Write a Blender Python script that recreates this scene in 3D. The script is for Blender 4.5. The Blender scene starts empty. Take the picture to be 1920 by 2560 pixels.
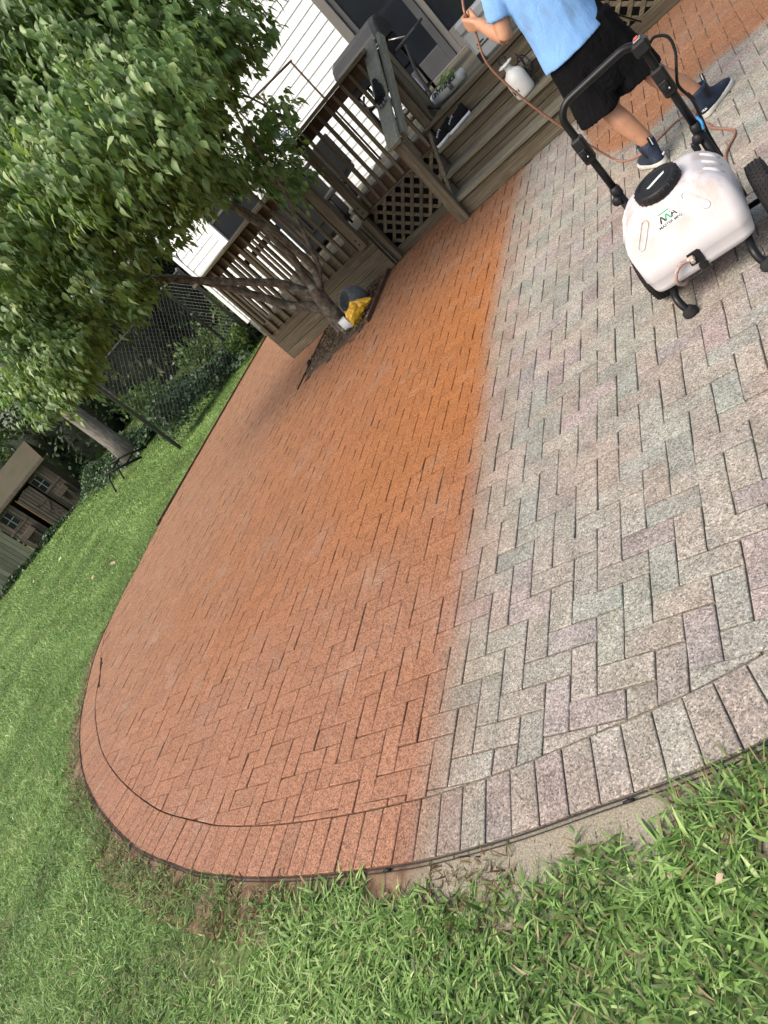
import bpy, bmesh, math, random
import numpy as np
from mathutils import Vector, Matrix, noise as mnoise
random.seed(7); rng = np.random.default_rng(7)
R = math.radians
sc = bpy.context.scene
COL = sc.collection

# ------------------------------------------------------------------ camera, sky, sun, exposure
cd = bpy.data.cameras.new('camera'); cam = bpy.data.objects.new('camera', cd); COL.objects.link(cam)
RW = Matrix(((0.66704, 0.20613, -0.71591), (-0.39537, -0.71688, -0.57438), (-0.63162, 0.66618, -0.39693)))
M = RW.transposed() @ Matrix(((1, 0, 0), (0, -1, 0), (0, 0, -1)))
cam.matrix_world = Matrix.Translation((1.6381, -1.5587, 1.6456)) @ M.to_4x4()
cd.lens = 24.375; cd.sensor_width = 36.0; cd.sensor_fit = 'AUTO'; cd.clip_end = 500; cd.clip_start = 0.05
sc.camera = cam
SUN_EL, SUN_AZ = R(52), R(215)          # azimuth clockwise from +Y: light comes from behind the camera, left
w = bpy.data.worlds.new('World'); sc.world = w; w.use_nodes = True
nt = w.node_tree; bg = nt.nodes['Background']
sky = nt.nodes.new('ShaderNodeTexSky'); sky.sky_type = 'NISHITA'; sky.sun_disc = False
sky.sun_elevation = SUN_EL; sky.sun_rotation = SUN_AZ; sky.dust_density = 6; sky.air_density = 1.0; sky.ozone_density = 0.6
nt.links.new(sky.outputs[0], bg.inputs[0]); bg.inputs[1].default_value = 0.15
sd = bpy.data.lights.new('sun', 'SUN'); sun = bpy.data.objects.new('sun', sd); COL.objects.link(sun)
sd.energy = 1.05; sd.angle = R(35); sd.color = (1, 0.96, 0.9)
to = Vector((math.sin(SUN_AZ) * math.cos(SUN_EL), math.cos(SUN_AZ) * math.cos(SUN_EL), math.sin(SUN_EL)))
sun.rotation_euler = to.to_track_quat('Z', 'Y').to_euler()
sc.view_settings.view_transform = 'Standard'; sc.view_settings.look = 'None'
sc.view_settings.exposure = 0.92; sc.view_settings.gamma = 1.0

# ------------------------------------------------------------------ helpers
class NT:
    """small node-graph writer"""
    def __init__(s, name):
        s.m = bpy.data.materials.new(name); s.m.use_nodes = True; s.t = s.m.node_tree
        s.b = s.t.nodes['Principled BSDF']
    def n(s, typ, **kw):
        nd = s.t.nodes.new('ShaderNode' + typ)
        for k, v in kw.items(): setattr(nd, k, v)
        return nd
    def l(s, a, b): s.t.links.new(a, b)
    def pos(s): return s.n('TexCoord').outputs['Object']
    def mapv(s, v, scale=(1, 1, 1), rot=(0, 0, 0)):
        m = s.n('Mapping'); s.l(v, m.inputs[0]); m.inputs['Scale'].default_value = scale; m.inputs['Rotation'].default_value = rot; return m.outputs[0]
    def noise(s, v, scale, detail=3, rough=0.55, dist=0):
        n = s.n('TexNoise'); s.l(v, n.inputs['Vector']); n.inputs['Scale'].default_value = scale
        n.inputs['Detail'].default_value = detail; n.inputs['Roughness'].default_value = rough; n.inputs['Distortion'].default_value = dist
        return n.outputs['Fac']
    def ramp(s, f, stops):
        r = s.n('ValToRGB'); s.l(f, r.inputs[0]); e = r.color_ramp.elements
        while len(e) < len(stops): e.new(0.5)
        for el, (p, c) in zip(e, stops):
            el.position = p; el.color = (c[0], c[1], c[2], 1) if not isinstance(c, (int, float)) else (c, c, c, 1)
        return r.outputs[0]
    def math(s, op, a, b=None, clamp=False):
        n = s.n('Math', operation=op, use_clamp=clamp)
        for i, x in enumerate((a, b)):
            if x is None: continue
            if isinstance(x, (int, float)): n.inputs[i].default_value = x
            else: s.l(x, n.inputs[i])
        return n.outputs[0]
    def mix(s, f, a, b, mode='MIX'):
        n = s.n('Mix', data_type='RGBA', blend_type=mode)
        for i, x in ((0, f), (6, a), (7, b)):
            if isinstance(x, (int, float)): n.inputs[i].default_value = x
            elif isinstance(x, tuple): n.inputs[i].default_value = (*x, 1)
            else: s.l(x, n.inputs[i])
        return n.outputs[2]
    def smooth(s, v, a, b):
        n = s.n('MapRange', interpolation_type='SMOOTHSTEP'); s.l(v, n.inputs[0])
        n.inputs[1].default_value = a; n.inputs[2].default_value = b; return n.outputs[0]
    def attr(s, name):
        return s.n('Attribute', attribute_name=name)
    def bump(s, h, strength=0.4, dist=0.01, prev=None):
        n = s.n('Bump'); s.l(h, n.inputs['Height']); n.inputs['Strength'].default_value = strength; n.inputs['Distance'].default_value = dist
        if prev: s.l(prev, n.inputs['Normal'])
        s.l(n.outputs[0], s.b.inputs['Normal']); return n.outputs[0]
    def fin(s, col, rough=0.6, spec=None, metal=0):
        if isinstance(col, tuple): s.b.inputs['Base Color'].default_value = (*col, 1)
        else: s.l(col, s.b.inputs['Base Color'])
        if isinstance(rough, (int, float)): s.b.inputs['Roughness'].default_value = rough
        else: s.l(rough, s.b.inputs['Roughness'])
        if spec is not None: s.b.inputs['Specular IOR Level'].default_value = spec
        s.b.inputs['Metallic'].default_value = metal
        return s.m

def simple(name, c1, c2=None, scale=8, rough=0.5, bump=0.0, bscale=60, metal=0, spec=None, stretch=(1, 1, 1)):
    g = NT(name); p = g.mapv(g.pos(), stretch)
    c2 = c2 or tuple(x * 0.75 for x in c1)
    f = g.noise(p, scale, 4)
    col = g.ramp(f, [(0.35, c1), (0.68, c2)])
    if bump: g.bump(g.noise(p, bscale, 3), bump, 0.004)
    return g.fin(col, rough, spec, metal)

def wood(name, axis, a, b, c, rough=0.75):
    """weathered timber with grain along one axis, knots, stains"""
    g = NT(name); st = [26, 26, 26]; st[axis] = 1.3
    at = g.attr('tint')
    off = g.n('VectorMath', operation='ADD'); g.l(g.pos(), off.inputs[0])
    cmb = g.n('CombineXYZ'); g.l(g.math('MULTIPLY', at.outputs['Fac'], 9.0), cmb.inputs[0]); g.l(g.math('MULTIPLY', at.outputs['Fac'], 5.0), cmb.inputs[1]); g.l(g.math('MULTIPLY', at.outputs['Fac'], 7.0), cmb.inputs[2])
    g.l(cmb.outputs[0], off.inputs[1]); p = off.outputs[0]
    grain = g.noise(g.mapv(p, tuple(st)), 1.6, 6, 0.65, 1.2)
    fine = g.noise(g.mapv(p, tuple(x * 5 for x in st)), 1.0, 3, 0.6)
    blot = g.noise(p, 3.2, 4, 0.6)
    col = g.ramp(grain, [(0.30, a), (0.52, b), (0.72, c)])
    col = g.mix(g.math('MULTIPLY', blot, 0.55), col, tuple(x * 0.45 for x in a))
    col = g.mix(g.math('MULTIPLY', fine, 0.35), col, tuple(x * 0.5 for x in b))
    val = g.ramp(at.outputs['Fac'], [(0.0, 0.68), (1.0, 1.3)])
    col = g.mix(1.0, col, val, 'MULTIPLY')
    g.bump(g.math('ADD', grain, fine), 0.35, 0.004)
    return g.fin(col, rough, 0.3)

class MB:
    """collects polygons; build() links them as one mesh object"""
    def __init__(s): s.v = []; s.f = []; s.t = []; s.mi = []; s.sm = []
    def add(s, verts, faces, tint=None, mi=0, smooth=False):
        b = len(s.v); t = random.random() if tint is None else tint
        s.v += [tuple(x) for x in verts]; s.t += [t] * len(verts)
        s.f += [tuple(b + i for i in f) for f in faces]; s.mi += [mi] * len(faces); s.sm += [smooth] * len(faces)
        return s
    def box(s, lo, hi, ch=0.0, tint=None, mi=0, rot=None, jit=0.0):
        lo = Vector(lo); hi = Vector(hi); c = (lo + hi) / 2; h = (hi - lo) / 2
        ch = min(ch, min(h) * 0.45)
        vs = []; fs = []
        if ch <= 0:
            for sx in (-1, 1):
                for sy in (-1, 1):
                    for sz in (-1, 1): vs.append(Vector((sx * h.x, sy * h.y, sz * h.z)))
            fs = [(0, 1, 3, 2), (4, 6, 7, 5), (0, 4, 5, 1), (2, 3, 7, 6), (0, 2, 6, 4), (1, 5, 7, 3)]
        else:
            bm = bmesh.new(); bmesh.ops.create_cube(bm, size=1)
            for v in bm.verts: v.co = Vector((v.co.x * 2 * h.x, v.co.y * 2 * h.y, v.co.z * 2 * h.z))
            bmesh.ops.bevel(bm, geom=bm.edges[:], offset=ch, segments=1, affect='EDGES', profile=0.5)
            bm.verts.index_update()
            vs = [v.co.copy() for v in bm.verts]; fs = [tuple(v.index for v in f.verts) for f in bm.faces]; bm.free()
        if jit: vs = [v + Vector((random.uniform(-jit, jit), random.uniform(-jit, jit), random.uniform(-jit, jit))) for v in vs]
        if rot is not None: vs = [rot @ v for v in vs]
        return s.add([v + c for v in vs], fs, tint, mi)
    def bar(s, p, q, w, d, up=(0, 0, 1), ch=0.003, tint=None, mi=0):
        """a plank from p to q, w wide (sideways), d thick (along up)"""
        p = Vector(p); q = Vector(q); x = (q - p); L = x.length; x.normalize()
        y = Vector(up).cross(x).normalized(); z = x.cross(y)
        rot = Matrix((x, y, z)).transposed()
        n0 = len(s.v)
        s.box((-L / 2, -w / 2, -d / 2), (L / 2, w / 2, d / 2), ch, tint, mi)
        c = (p + q) / 2
        for i in range(n0, len(s.v)): s.v[i] = tuple(rot @ Vector(s.v[i]) + c)
        return s
    def tube(s, pts, r, seg=10, tint=None, mi=0, cap=True, smooth=True, squash=None):
        pts = [Vector(p) for p in pts]; n = len(pts)
        rs = r if hasattr(r, '__len__') else [r] * n
        vs = []; fs = []; prev = None
        for i, p in enumerate(pts):
            t = (pts[min(i + 1, n - 1)] - pts[max(i - 1, 0)]).normalized()
            if prev is None:
                a = Vector((0, 0, 1)) if abs(t.z) < 0.9 else Vector((0, 1, 0))
                u = t.cross(a).normalized()
            else: u = (prev - t * prev.dot(t)).normalized()
            prev = u; vv = t.cross(u)
            for k in range(seg):
                an = 2 * math.pi * k / seg
                vs.append(p + u * (math.cos(an) * rs[i]) + vv * (math.sin(an) * rs[i]))
        for i in range(n - 1):
            for k in range(seg):
                k2 = (k + 1) % seg
                fs.append((i * seg + k, i * seg + k2, (i + 1) * seg + k2, (i + 1) * seg + k))
        if cap: fs.append(tuple(reversed(range(seg)))); fs.append(tuple(range((n - 1) * seg, n * seg)))
        return s.add(vs, fs, tint, mi, smooth)
    def lathe(s, c, prof, seg=24, axis=(0, 0, 1), tint=None, mi=0, smooth=True):
        """prof: list of (radius, height) along axis"""
        ax = Vector(axis).normalized(); q = Vector((0, 0, 1)).rotation_difference(ax).to_matrix(); c = Vector(c)
        vs = []; fs = []
        for r, h in prof:
            for k in range(seg):
                an = 2 * math.pi * k / seg
                vs.append(c + q @ Vector((r * math.cos(an), r * math.sin(an), h)))
        n = len(prof)
        for i in range(n - 1):
            for k in range(seg):
                k2 = (k + 1) % seg; fs.append((i * seg + k, i * seg + k2, (i + 1) * seg + k2, (i + 1) * seg + k))
        fs.append(tuple(reversed(range(seg)))); fs.append(tuple(range((n - 1) * seg, n * seg)))
        return s.add(vs, fs, tint, mi, smooth)
    def loft(s, rings, tint=None, mi=0, smooth=True, cap=True):
        n = len(rings); m = len(rings[0]); vs = [p for r in rings for p in r]; fs = []
        for i in range(n - 1):
            for k in range(m):
                k2 = (k + 1) % m; fs.append((i * m + k, i * m + k2, (i + 1) * m + k2, (i + 1) * m + k))
        if cap: fs.append(tuple(reversed(range(m)))); fs.append(tuple(range((n - 1) * m, n * m)))
        return s.add(vs, fs, tint, mi, smooth)
    def build(s, name, mat, parent=None, autosmooth=None):
        me = bpy.data.meshes.new(name); off = Vector(parent_world(parent)) if parent else Vector((0, 0, 0))
        me.from_pydata([(x - off.x, y - off.y, z - off.z) for x, y, z in s.v], [], s.f)
        for m in (mat if isinstance(mat, (list, tuple)) else [mat]): me.materials.append(m)
        me.polygons.foreach_set('material_index', s.mi); me.polygons.foreach_set('use_smooth', s.sm)
        a = me.attributes.new('tint', 'FLOAT', 'POINT'); a.data.foreach_set('value', s.t)
        me.update()
        o = bpy.data.objects.new(name, me); COL.objects.link(o)
        if parent: o.parent = parent
        return o

WPOS = {}
def parent_world(o):
    p = Vector((0, 0, 0))
    while o is not None: p += o.location; o = o.parent
    return p
def tag(o, label, cat, group=None):
    o['label'] = label; o['category'] = cat
    if group: o['group'] = group
    return o
def thing(name, loc, label, cat, group=None):
    o = bpy.data.objects.new(name, None); COL.objects.link(o); o.location = loc; o.empty_display_size = 0.1
    return tag(o, label, cat, group)
def kind(o, k): o['kind'] = k; return o
def np_mesh(name, V, F, mats, tint=None, parent=None, smooth=True):
    """V (n,3) float, F (m,4) int -> one mesh object, fast"""
    me = bpy.data.meshes.new(name); off = np.array(parent_world(parent)) if parent else np.zeros(3)
    V = np.asarray(V, np.float32) - off.astype(np.float32); F = np.asarray(F, np.int32); k = F.shape[1]
    me.vertices.add(len(V)); me.vertices.foreach_set('co', V.ravel())
    me.loops.add(F.size); me.loops.foreach_set('vertex_index', F.ravel())
    me.polygons.add(len(F)); me.polygons.foreach_set('loop_start', np.arange(0, F.size, k, dtype=np.int32))
    me.polygons.foreach_set('loop_total', np.full(len(F), k, np.int32))
    me.polygons.foreach_set('use_smooth', np.full(len(F), smooth))
    for m in (mats if isinstance(mats, (list, tuple)) else [mats]): me.materials.append(m)
    if tint is not None:
        a = me.attributes.new('tint', 'FLOAT', 'POINT'); a.data.foreach_set('value', np.asarray(tint, np.float32))
    me.update(calc_edges=True); me.validate()
    o = bpy.data.objects.new(name, me); COL.objects.link(o)
    if parent: o.parent = parent
    return o
def nrm(a): return a / np.maximum(np.linalg.norm(a, axis=-1, keepdims=True), 1e-9)
def strips(P, D, N, L, W, prof, cols=2, curl=0.2, fold=0.0, wave=0.0):
    """leaf / blade strips; returns verts, quads, verts per strip"""
    n = len(P); rows = len(prof); D = nrm(D); N = nrm(N - D * np.sum(N * D, 1, keepdims=True)); S = np.cross(D, N)
    t = np.linspace(0, 1, rows)[None, :, None]; L = L[:, None, None]; W = W[:, None, None]
    cu = (curl if np.ndim(curl) == 0 else np.asarray(curl)[:, None, None])
    c = P[:, None, :] + D[:, None, :] * L * t - N[:, None, :] * cu * L * t ** 2
    half = np.array(prof)[None, :, None] * W / 2
    wv = wave * L * np.sin(t * 9.0)
    offs = [-1, 1] if cols == 2 else [-1, 0, 1]
    vs = [c + S[:, None, :] * half * o + N[:, None, :] * (abs(o) * (fold * half + wv * 0.5 * o)) for o in offs]
    V = np.stack(vs, 2).reshape(n, rows * cols, 3)
    q = []
    for r in range(rows - 1):
        for k in range(cols - 1):
            a = r * cols + k; q.append((a, a + 1, a + cols + 1, a + cols))
    Q = np.array(q)[None] + (np.arange(n) * rows * cols)[:, None, None]
    return V.reshape(-1, 3), Q.reshape(-1, 4), rows * cols
def remesh_obj(name, mb, mat, voxel, parent, smooth=6, disp=None):
    """union the collected solids into one continuous skin"""
    tmp = mb.build(name, mat, None)
    r = tmp.modifiers.new('r', 'REMESH'); r.mode = 'VOXEL'; r.voxel_size = voxel; r.use_smooth_shade = True
    s = tmp.modifiers.new('s', 'SMOOTH'); s.iterations = smooth; s.factor = 0.5
    dg = bpy.context.evaluated_depsgraph_get(); dg.update()
    me = bpy.data.meshes.new_from_object(tmp.evaluated_get(dg)); bpy.data.objects.remove(tmp)
    off = parent_world(parent) if parent else Vector()
    for v in me.vertices:
        c = v.co
        if disp: c = c + v.normal * disp(c)
        v.co = c - off
    me.materials.clear(); me.materials.append(mat)
    for p in me.polygons: p.use_smooth = True
    me.name = name
    o = bpy.data.objects.new(name, me); COL.objects.link(o)
    if parent: o.parent = parent
    return o
def text_mesh(body, size, loc, xdir, ydir, mat, name, parent, depth=0.0006):
    cu = bpy.data.curves.new(name, 'FONT'); cu.body = body; cu.size = size; cu.extrude = depth; cu.align_x = 'CENTER'; cu.align_y = 'CENTER'; cu.offset = size * 0.018
    tmp = bpy.data.objects.new(name, cu); COL.objects.link(tmp)
    dg = bpy.context.evaluated_depsgraph_get(); dg.update()
    me = bpy.data.meshes.new_from_object(tmp.evaluated_get(dg)); bpy.data.objects.remove(tmp)
    x = Vector(xdir).normalized(); y = Vector(ydir); y = (y - x * y.dot(x)).normalized(); z = x.cross(y)
    rot = Matrix((x, y, z)).transposed(); off = parent_world(parent) if parent else Vector()
    for v in me.vertices: v.co = rot @ v.co + Vector(loc) - off
    me.materials.clear(); me.materials.append(mat)
    o = bpy.data.objects.new(name, me); COL.objects.link(o)
    if parent: o.parent = parent
    return o
def spline(pts, n=8):
    pts = [Vector(p) for p in pts]; out = []
    for i in range(len(pts) - 1):
        p0 = pts[max(i - 1, 0)]; p1 = pts[i]; p2 = pts[i + 1]; p3 = pts[min(i + 2, len(pts) - 1)]
        for k in range(n):
            t = k / n
            out.append(0.5 * ((2 * p1) + (p2 - p0) * t + (2 * p0 - 5 * p1 + 4 * p2 - p3) * t * t + (3 * p1 - p0 - 3 * p2 + p3) * t ** 3))
    out.append(pts[-1]); return out

# ------------------------------------------------------------------ materials
W_A, W_B, W_C = (0.062, 0.048, 0.028), (0.130, 0.105, 0.066), (0.25, 0.215, 0.15)
WX = wood('weathered_wood_x', 0, W_A, W_B, W_C); WY = wood('weathered_wood_y', 1, W_A, W_B, W_C); WZ = wood('weathered_wood_z', 2, W_A, W_B, W_C)
BRX = wood('brown_stained_wood_x', 0, (0.055, 0.030, 0.016), (0.085, 0.050, 0.026), (0.12, 0.075, 0.042))
PALE = wood('grey_bleached_wood', 1, (0.12, 0.12, 0.092), (0.19, 0.19, 0.15), (0.29, 0.29, 0.24))
PALEX = wood('grey_bleached_wood_x', 0, (0.085, 0.076, 0.05), (0.15, 0.138, 0.098), (0.25, 0.236, 0.18))
SHEDW = wood('shed_wood', 2, (0.09, 0.068, 0.048), (0.17, 0.135, 0.10), (0.27, 0.225, 0.175))
FENW = wood('fence_wood', 2, (0.13, 0.14, 0.09), (0.21, 0.225, 0.15), (0.31, 0.32, 0.24))
BLK = simple('black_plastic', (0.008, 0.008, 0.009), (0.013, 0.013, 0.014), 14, 0.5, 0.08, 200, spec=0.25)
BLKM = simple('black_powder_coat', (0.005, 0.005, 0.0055), (0.008, 0.008, 0.009), 10, 0.36, 0.05, 300, spec=0.28)
RUB = simple('black_rubber', (0.012, 0.012, 0.0125), (0.024, 0.023, 0.022), 12, 0.8, 0.3, 150, spec=0.2)
WHITE = simple('white_vinyl', (0.80, 0.82, 0.82), (0.76, 0.78, 0.78), 1.5, 0.45)
GREYM = simple('grey_metal', (0.35, 0.35, 0.35), (0.25, 0.25, 0.25), 20, 0.35, 0, 60, 0.8)
CONC = simple('concrete', (0.33, 0.32, 0.29), (0.24, 0.235, 0.215), 5, 0.9, 0.4, 90)
STEEL = simple('galvanised_steel', (0.5, 0.5, 0.5), (0.4, 0.4, 0.4), 20, 0.4, 0, 60, 0.9)
RED = simple('red_plastic', (0.6, 0.06, 0.04), None, 8, 0.4)
SKIN = None

# ------------------------------------------------------------------ ground: lawn, soil, patio
lawn_mat = NT('lawn_soil'); p = lawn_mat.pos()
c = lawn_mat.ramp(lawn_mat.noise(p, 2.2, 5), [(0.35, (0.055, 0.095, 0.026)), (0.55, (0.10, 0.155, 0.043)), (0.72, (0.14, 0.14, 0.065))])
lawn_mat.bump(lawn_mat.noise(p, 40, 4), 0.6, 0.02); lawn_mat = lawn_mat.fin(c, 0.95, 0.1)
mb = MB(); N = 60
gx = np.concatenate([np.linspace(-90, -12, 14), np.linspace(-11, 8, 40), np.linspace(10, 80, 8)]); gy = np.concatenate([np.linspace(-60, -6, 8), np.linspace(-5, 12, 36), np.linspace(14, 110, 10)])
vs = [(x, y, -0.034 + (0.004 * mnoise.noise((x * 1.3, y * 1.3, 0)))) for y in gy for x in gx]; nx = len(gx)
mb.add(vs, [(j * nx + i, j * nx + i + 1, (j + 1) * nx + i + 1, (j + 1) * nx + i) for j in range(len(gy) - 1) for i in range(nx - 1)], smooth=True)
kind(mb.build('ground', lawn_mat), 'structure')

OUT = [(3.2, 0.35), (2.5, 0.02), (1.9, -0.27), (1.4, -0.5), (0.95, -0.65), (0.74, -0.70), (0.488, -0.746), (0.238, -0.791), (-0.083, -0.83), (-0.323, -0.843), (-0.749, -0.846), (-1.2, -0.827), (-1.66, -0.78),
       (-1.9, -0.735), (-2.337, -0.641), (-2.64, -0.553), (-3.09, -0.392), (-3.57, -0.193), (-4.15, 0.1), (-4.74, 0.498), (-5.09, 0.80), (-5.37, 1.10), (-5.72, 1.52), (-5.93, 1.85), (-6.08, 2.2), (-6.19, 2.7), (-6.26, 3.2), (-6.35, 3.7), (-6.42, 4.35), (-6.46, 5.4), (-6.48, 6.4), (-6.49, 8.7)]
OUTS = [Vector((p.x, p.y, 0)) for p in spline([(x, y, 0) for x, y in OUT], 6)]
def resample(pts, step):
    d = [0]
    for a, b in zip(pts, pts[1:]): d.append(d[-1] + (b - a).length)
    out = []; s = 0; i = 0
    while s < d[-1]:
        while d[i + 1] < s: i += 1
        f = (s - d[i]) / max(d[i + 1] - d[i], 1e-6); out.append(pts[i].lerp(pts[i + 1], f)); s += step
    return out
EDGE = resample(OUTS, 0.05)
def tang(i, pts): return (pts[min(i + 1, len(pts) - 1)] - pts[max(i - 1, 0)]).normalized()
def inward(i, pts):
    t = tang(i, pts); return Vector((t.y, -t.x, 0))     # runs clockwise seen from above, the patio lies on this side
def depth_at(p):                                        # the soldier course tapers away into the straight left edge
    return 0.215 * max(0.0, min(1.0, (2.3 - p.y) / 1.1)) if p.x < -5 else 0.215
INNER = [p + inward(i, EDGE) * depth_at(p) for i, p in enumerate(EDGE)]

# stain mask shared by all paving
def paver_material():
    g = NT('paver'); pos = g.pos(); at = g.attr('bcol')
    sep = g.n('SeparateXYZ'); g.l(pos, sep.inputs[0]); X, Y = sep.outputs[0], sep.outputs[1]
    def curve(v, v0, v1, o0, o1, pts):
        mr = g.n('MapRange'); g.l(v, mr.inputs[0]); mr.inputs[1].default_value = v0; mr.inputs[2].default_value = v1
        fc = g.n('FloatCurve'); g.l(mr.outputs[0], fc.inputs['Value']); cu = fc.mapping.curves[0]
        q = [((a - v0) / (v1 - v0), (b - o0) / (o1 - o0)) for a, b in pts]
        cu.points[0].location = q[0]; cu.points[1].location = q[-1]
        for t in q[1:-1]: cu.points.new(*t)
        fc.mapping.update()
        return g.math('ADD', g.math('MULTIPLY', fc.outputs[0], o1 - o0), o0)
    xb = curve(Y, -1.5, 7, -1, 1, [(-1.5, -0.18), (0.3, -0.19), (1.3, -0.22), (1.9, -0.26), (2.6, -0.32), (3.6, -0.34), (4.4, -0.33), (5.0, -0.30), (7, -0.25)])
    yb = curve(X, 0, 4, 3, 6, [(0, 5.9), (0.3, 5.2), (0.42, 4.5), (0.56, 4.0), (0.75, 3.76), (0.95, 3.76), (1.3, 3.98), (1.7, 3.93), (4, 3.9)])
    n1 = g.math('MULTIPLY', g.math('SUBTRACT', g.noise(pos, 3.5, 3), 0.5), 0.09)
    n2 = g.math('MULTIPLY', g.math('SUBTRACT', g.noise(pos, 170, 2, 0.7), 0.5), 0.16)
    nn = g.math('ADD', n1, n2)
    m1 = g.smooth(g.math('ADD', g.math('SUBTRACT', xb, X), nn), -0.21, 0.15)
    m2 = g.math('MULTIPLY', g.smooth(g.math('ADD', g.math('SUBTRACT', Y, yb), nn), -0.16, 0.12), 0.9)
    over = g.math('MULTIPLY', g.smooth(g.math('ADD', g.math('SUBTRACT', xb, X), g.math('MULTIPLY', nn, 1.6)), -0.34, 0.02), 0.42)
    mask = g.math('MAXIMUM', g.math('MAXIMUM', m1, over), m2)
    # stone aggregate
    vo = g.n('TexVoronoi'); g.l(pos, vo.inputs['Vector']); vo.inputs['Scale'].default_value = 175
    sv = g.n('SeparateColor'); g.l(vo.outputs['Color'], sv.inputs[0])
    vo2 = g.n('TexVoronoi'); g.l(pos, vo2.inputs['Vector']); vo2.inputs['Scale'].default_value = 310
    sv2 = g.n('SeparateColor'); g.l(vo2.outputs['Color'], sv2.inputs[0])
    gr = g.math('ADD', g.math('MULTIPLY', sv.outputs[0], 0.6), g.math('MULTIPLY', sv2.outputs[1], 0.4))
    wear = g.noise(pos, 7, 5, 0.6)
    agg = g.ramp(gr, [(0.10, 0.30), (0.36, 0.64), (0.60, 0.86), (0.80, 1.10), (0.95, 1.55)])
    grey = g.mix(1.0, at.outputs['Color'], agg, 'MULTIPLY')
    grey = g.mix(1.0, grey, g.ramp(wear, [(0.3, 0.8), (0.7, 1.2)]), 'MULTIPLY')
    grey = g.mix(1.0, grey, g.ramp(g.noise(pos, 2.3, 3), [(0.32, (1.06, 0.98, 0.95)), (0.5, (1.0, 1.0, 1.0)), (0.68, (0.94, 1.0, 0.97))]), 'MULTIPLY')
    blotch = g.noise(pos, 1.1, 4, 0.6)
    o = g.mix(g.smooth(blotch, 0.38, 0.66), (0.242, 0.100, 0.040), (0.226, 0.105, 0.054))
    fresh_minus_shade = g.math('MULTIPLY', g.smooth(g.math('ADD', X, g.math('MULTIPLY', g.math('SUBTRACT', blotch, 0.5), 1.5)), -2.6, -0.5), g.math('MULTIPLY', g.smooth(Y, 0.2, 2.2), g.smooth(Y, 5.0, 3.2)))  # fresh wet stain; its fade towards the deck is painted shade
    o = g.mix(g.math('MULTIPLY', g.smooth(Y, 3.2, 5.2), 0.8), o, (0.185, 0.082, 0.036))  # shade near the deck, put into the stain colour as brown
    o = g.mix(g.math('MULTIPLY', fresh_minus_shade, 0.85), o, (0.270, 0.096, 0.022))
    o = g.mix(g.math('MULTIPLY', g.smooth(X, -2.2, -5.0), 0.75), o, (0.240, 0.128, 0.072))
    pink = g.smooth(Y, 1.6, -0.9)
    o = g.mix(g.math('MULTIPLY', pink, 0.8), o, (0.262, 0.130, 0.080))
    o = g.mix(1.0, o, g.ramp(gr, [(0.15, 0.50), (0.5, 0.95), (0.85, 1.50)]), 'MULTIPLY')
    lum = g.n('RGBToBW'); g.l(at.outputs['Color'], lum.inputs[0])
    o = g.mix(1.0, o, g.ramp(lum.outputs[0], [(0.18, 0.82), (0.36, 1.12)]), 'MULTIPLY')
    thin = g.smooth(g.noise(pos, 2.6, 5, 0.65), 0.52, 0.72)      # places where the stain lies thinner
    cov = g.math('MULTIPLY', mask, g.math('SUBTRACT', 0.96, g.math('MULTIPLY', thin, 0.22)))
    o = g.mix(g.math('MULTIPLY', g.math('SUBTRACT', 1.0, g.smooth(mask, 0.35, 0.9)), 0.55), o, (0.15, 0.095, 0.05))
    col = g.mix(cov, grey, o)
    h = g.math('ADD', g.math('MULTIPLY', gr, 0.7), g.noise(pos, 60, 3))
    g.bump(h, 0.55, 0.004)
    return g.fin(col, g.ramp(gr, [(0, 0.95), (1, 0.7)]), 0.25), g, mask
PAVER, _, _ = paver_material()
def sand_material(name, k=1.0):
    g = NT(name); pos = g.pos(); sep = g.n('SeparateXYZ'); g.l(pos, sep.inputs[0])
    m = g.smooth(g.math('ADD', sep.outputs[0], g.math('MULTIPLY', g.noise(pos, 9, 4), 0.2)), 0.02, -0.2)
    a = g.ramp(g.noise(pos, 180, 3), [(0.35, (0.17, 0.15, 0.11)), (0.65, (0.30, 0.27, 0.205))])
    b = g.ramp(g.noise(pos, 14, 5), [(0.35, (0.085 * k, 0.050 * k, 0.030 * k)), (0.65, (0.20 * k, 0.135 * k, 0.088 * k))])
    g.bump(g.noise(pos, 120, 4), 0.6, 0.006)
    return g.fin(g.mix(m, a, b), 0.95, 0.1)
SAND = sand_material('edge_soil'); JOINT = sand_material('joint_sand', 0.35)

def clip(poly, a, b):
    """keep the part of poly on the right of a->b seen with the patio on the inward side"""
    n = Vector(((b - a).y, -(b - a).x, 0)); out = []
    for i in range(len(poly)):
        p, q = poly[i], poly[(i + 1) % len(poly)]
        dp, dq = (p - a).dot(n), (q - a).dot(n)
        if dp >= 0: out.append(p)
        if (dp >= 0) != (dq >= 0): out.append(p.lerp(q, dp / (dp - dq)))
    return out
def inset(poly, d):
    n = len(poly); out = []
    ar = sum(poly[i].x * poly[(i + 1) % n].y - poly[(i + 1) % n].x * poly[i].y for i in range(n)) / 2
    if ar < 0: poly = poly[::-1]
    c = sum(poly, Vector((0, 0, 0))) / n
    for i in range(n):
        p0, p1, p2 = poly[i - 1], poly[i], poly[(i + 1) % n]
        e1 = (p1 - p0); e2 = (p2 - p1)
        if e1.length < 1e-5 or e2.length < 1e-5: out.append(p1.lerp(c, 0.1)); continue
        e1.normalize(); e2.normalize(); n1 = Vector((-e1.y, e1.x, 0)); n2 = Vector((-e2.y, e2.x, 0))
        k = max(0.35, 1 + n1.dot(n2)); out.append(p1 + (n1 + n2) * (d / k))
    return out
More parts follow.
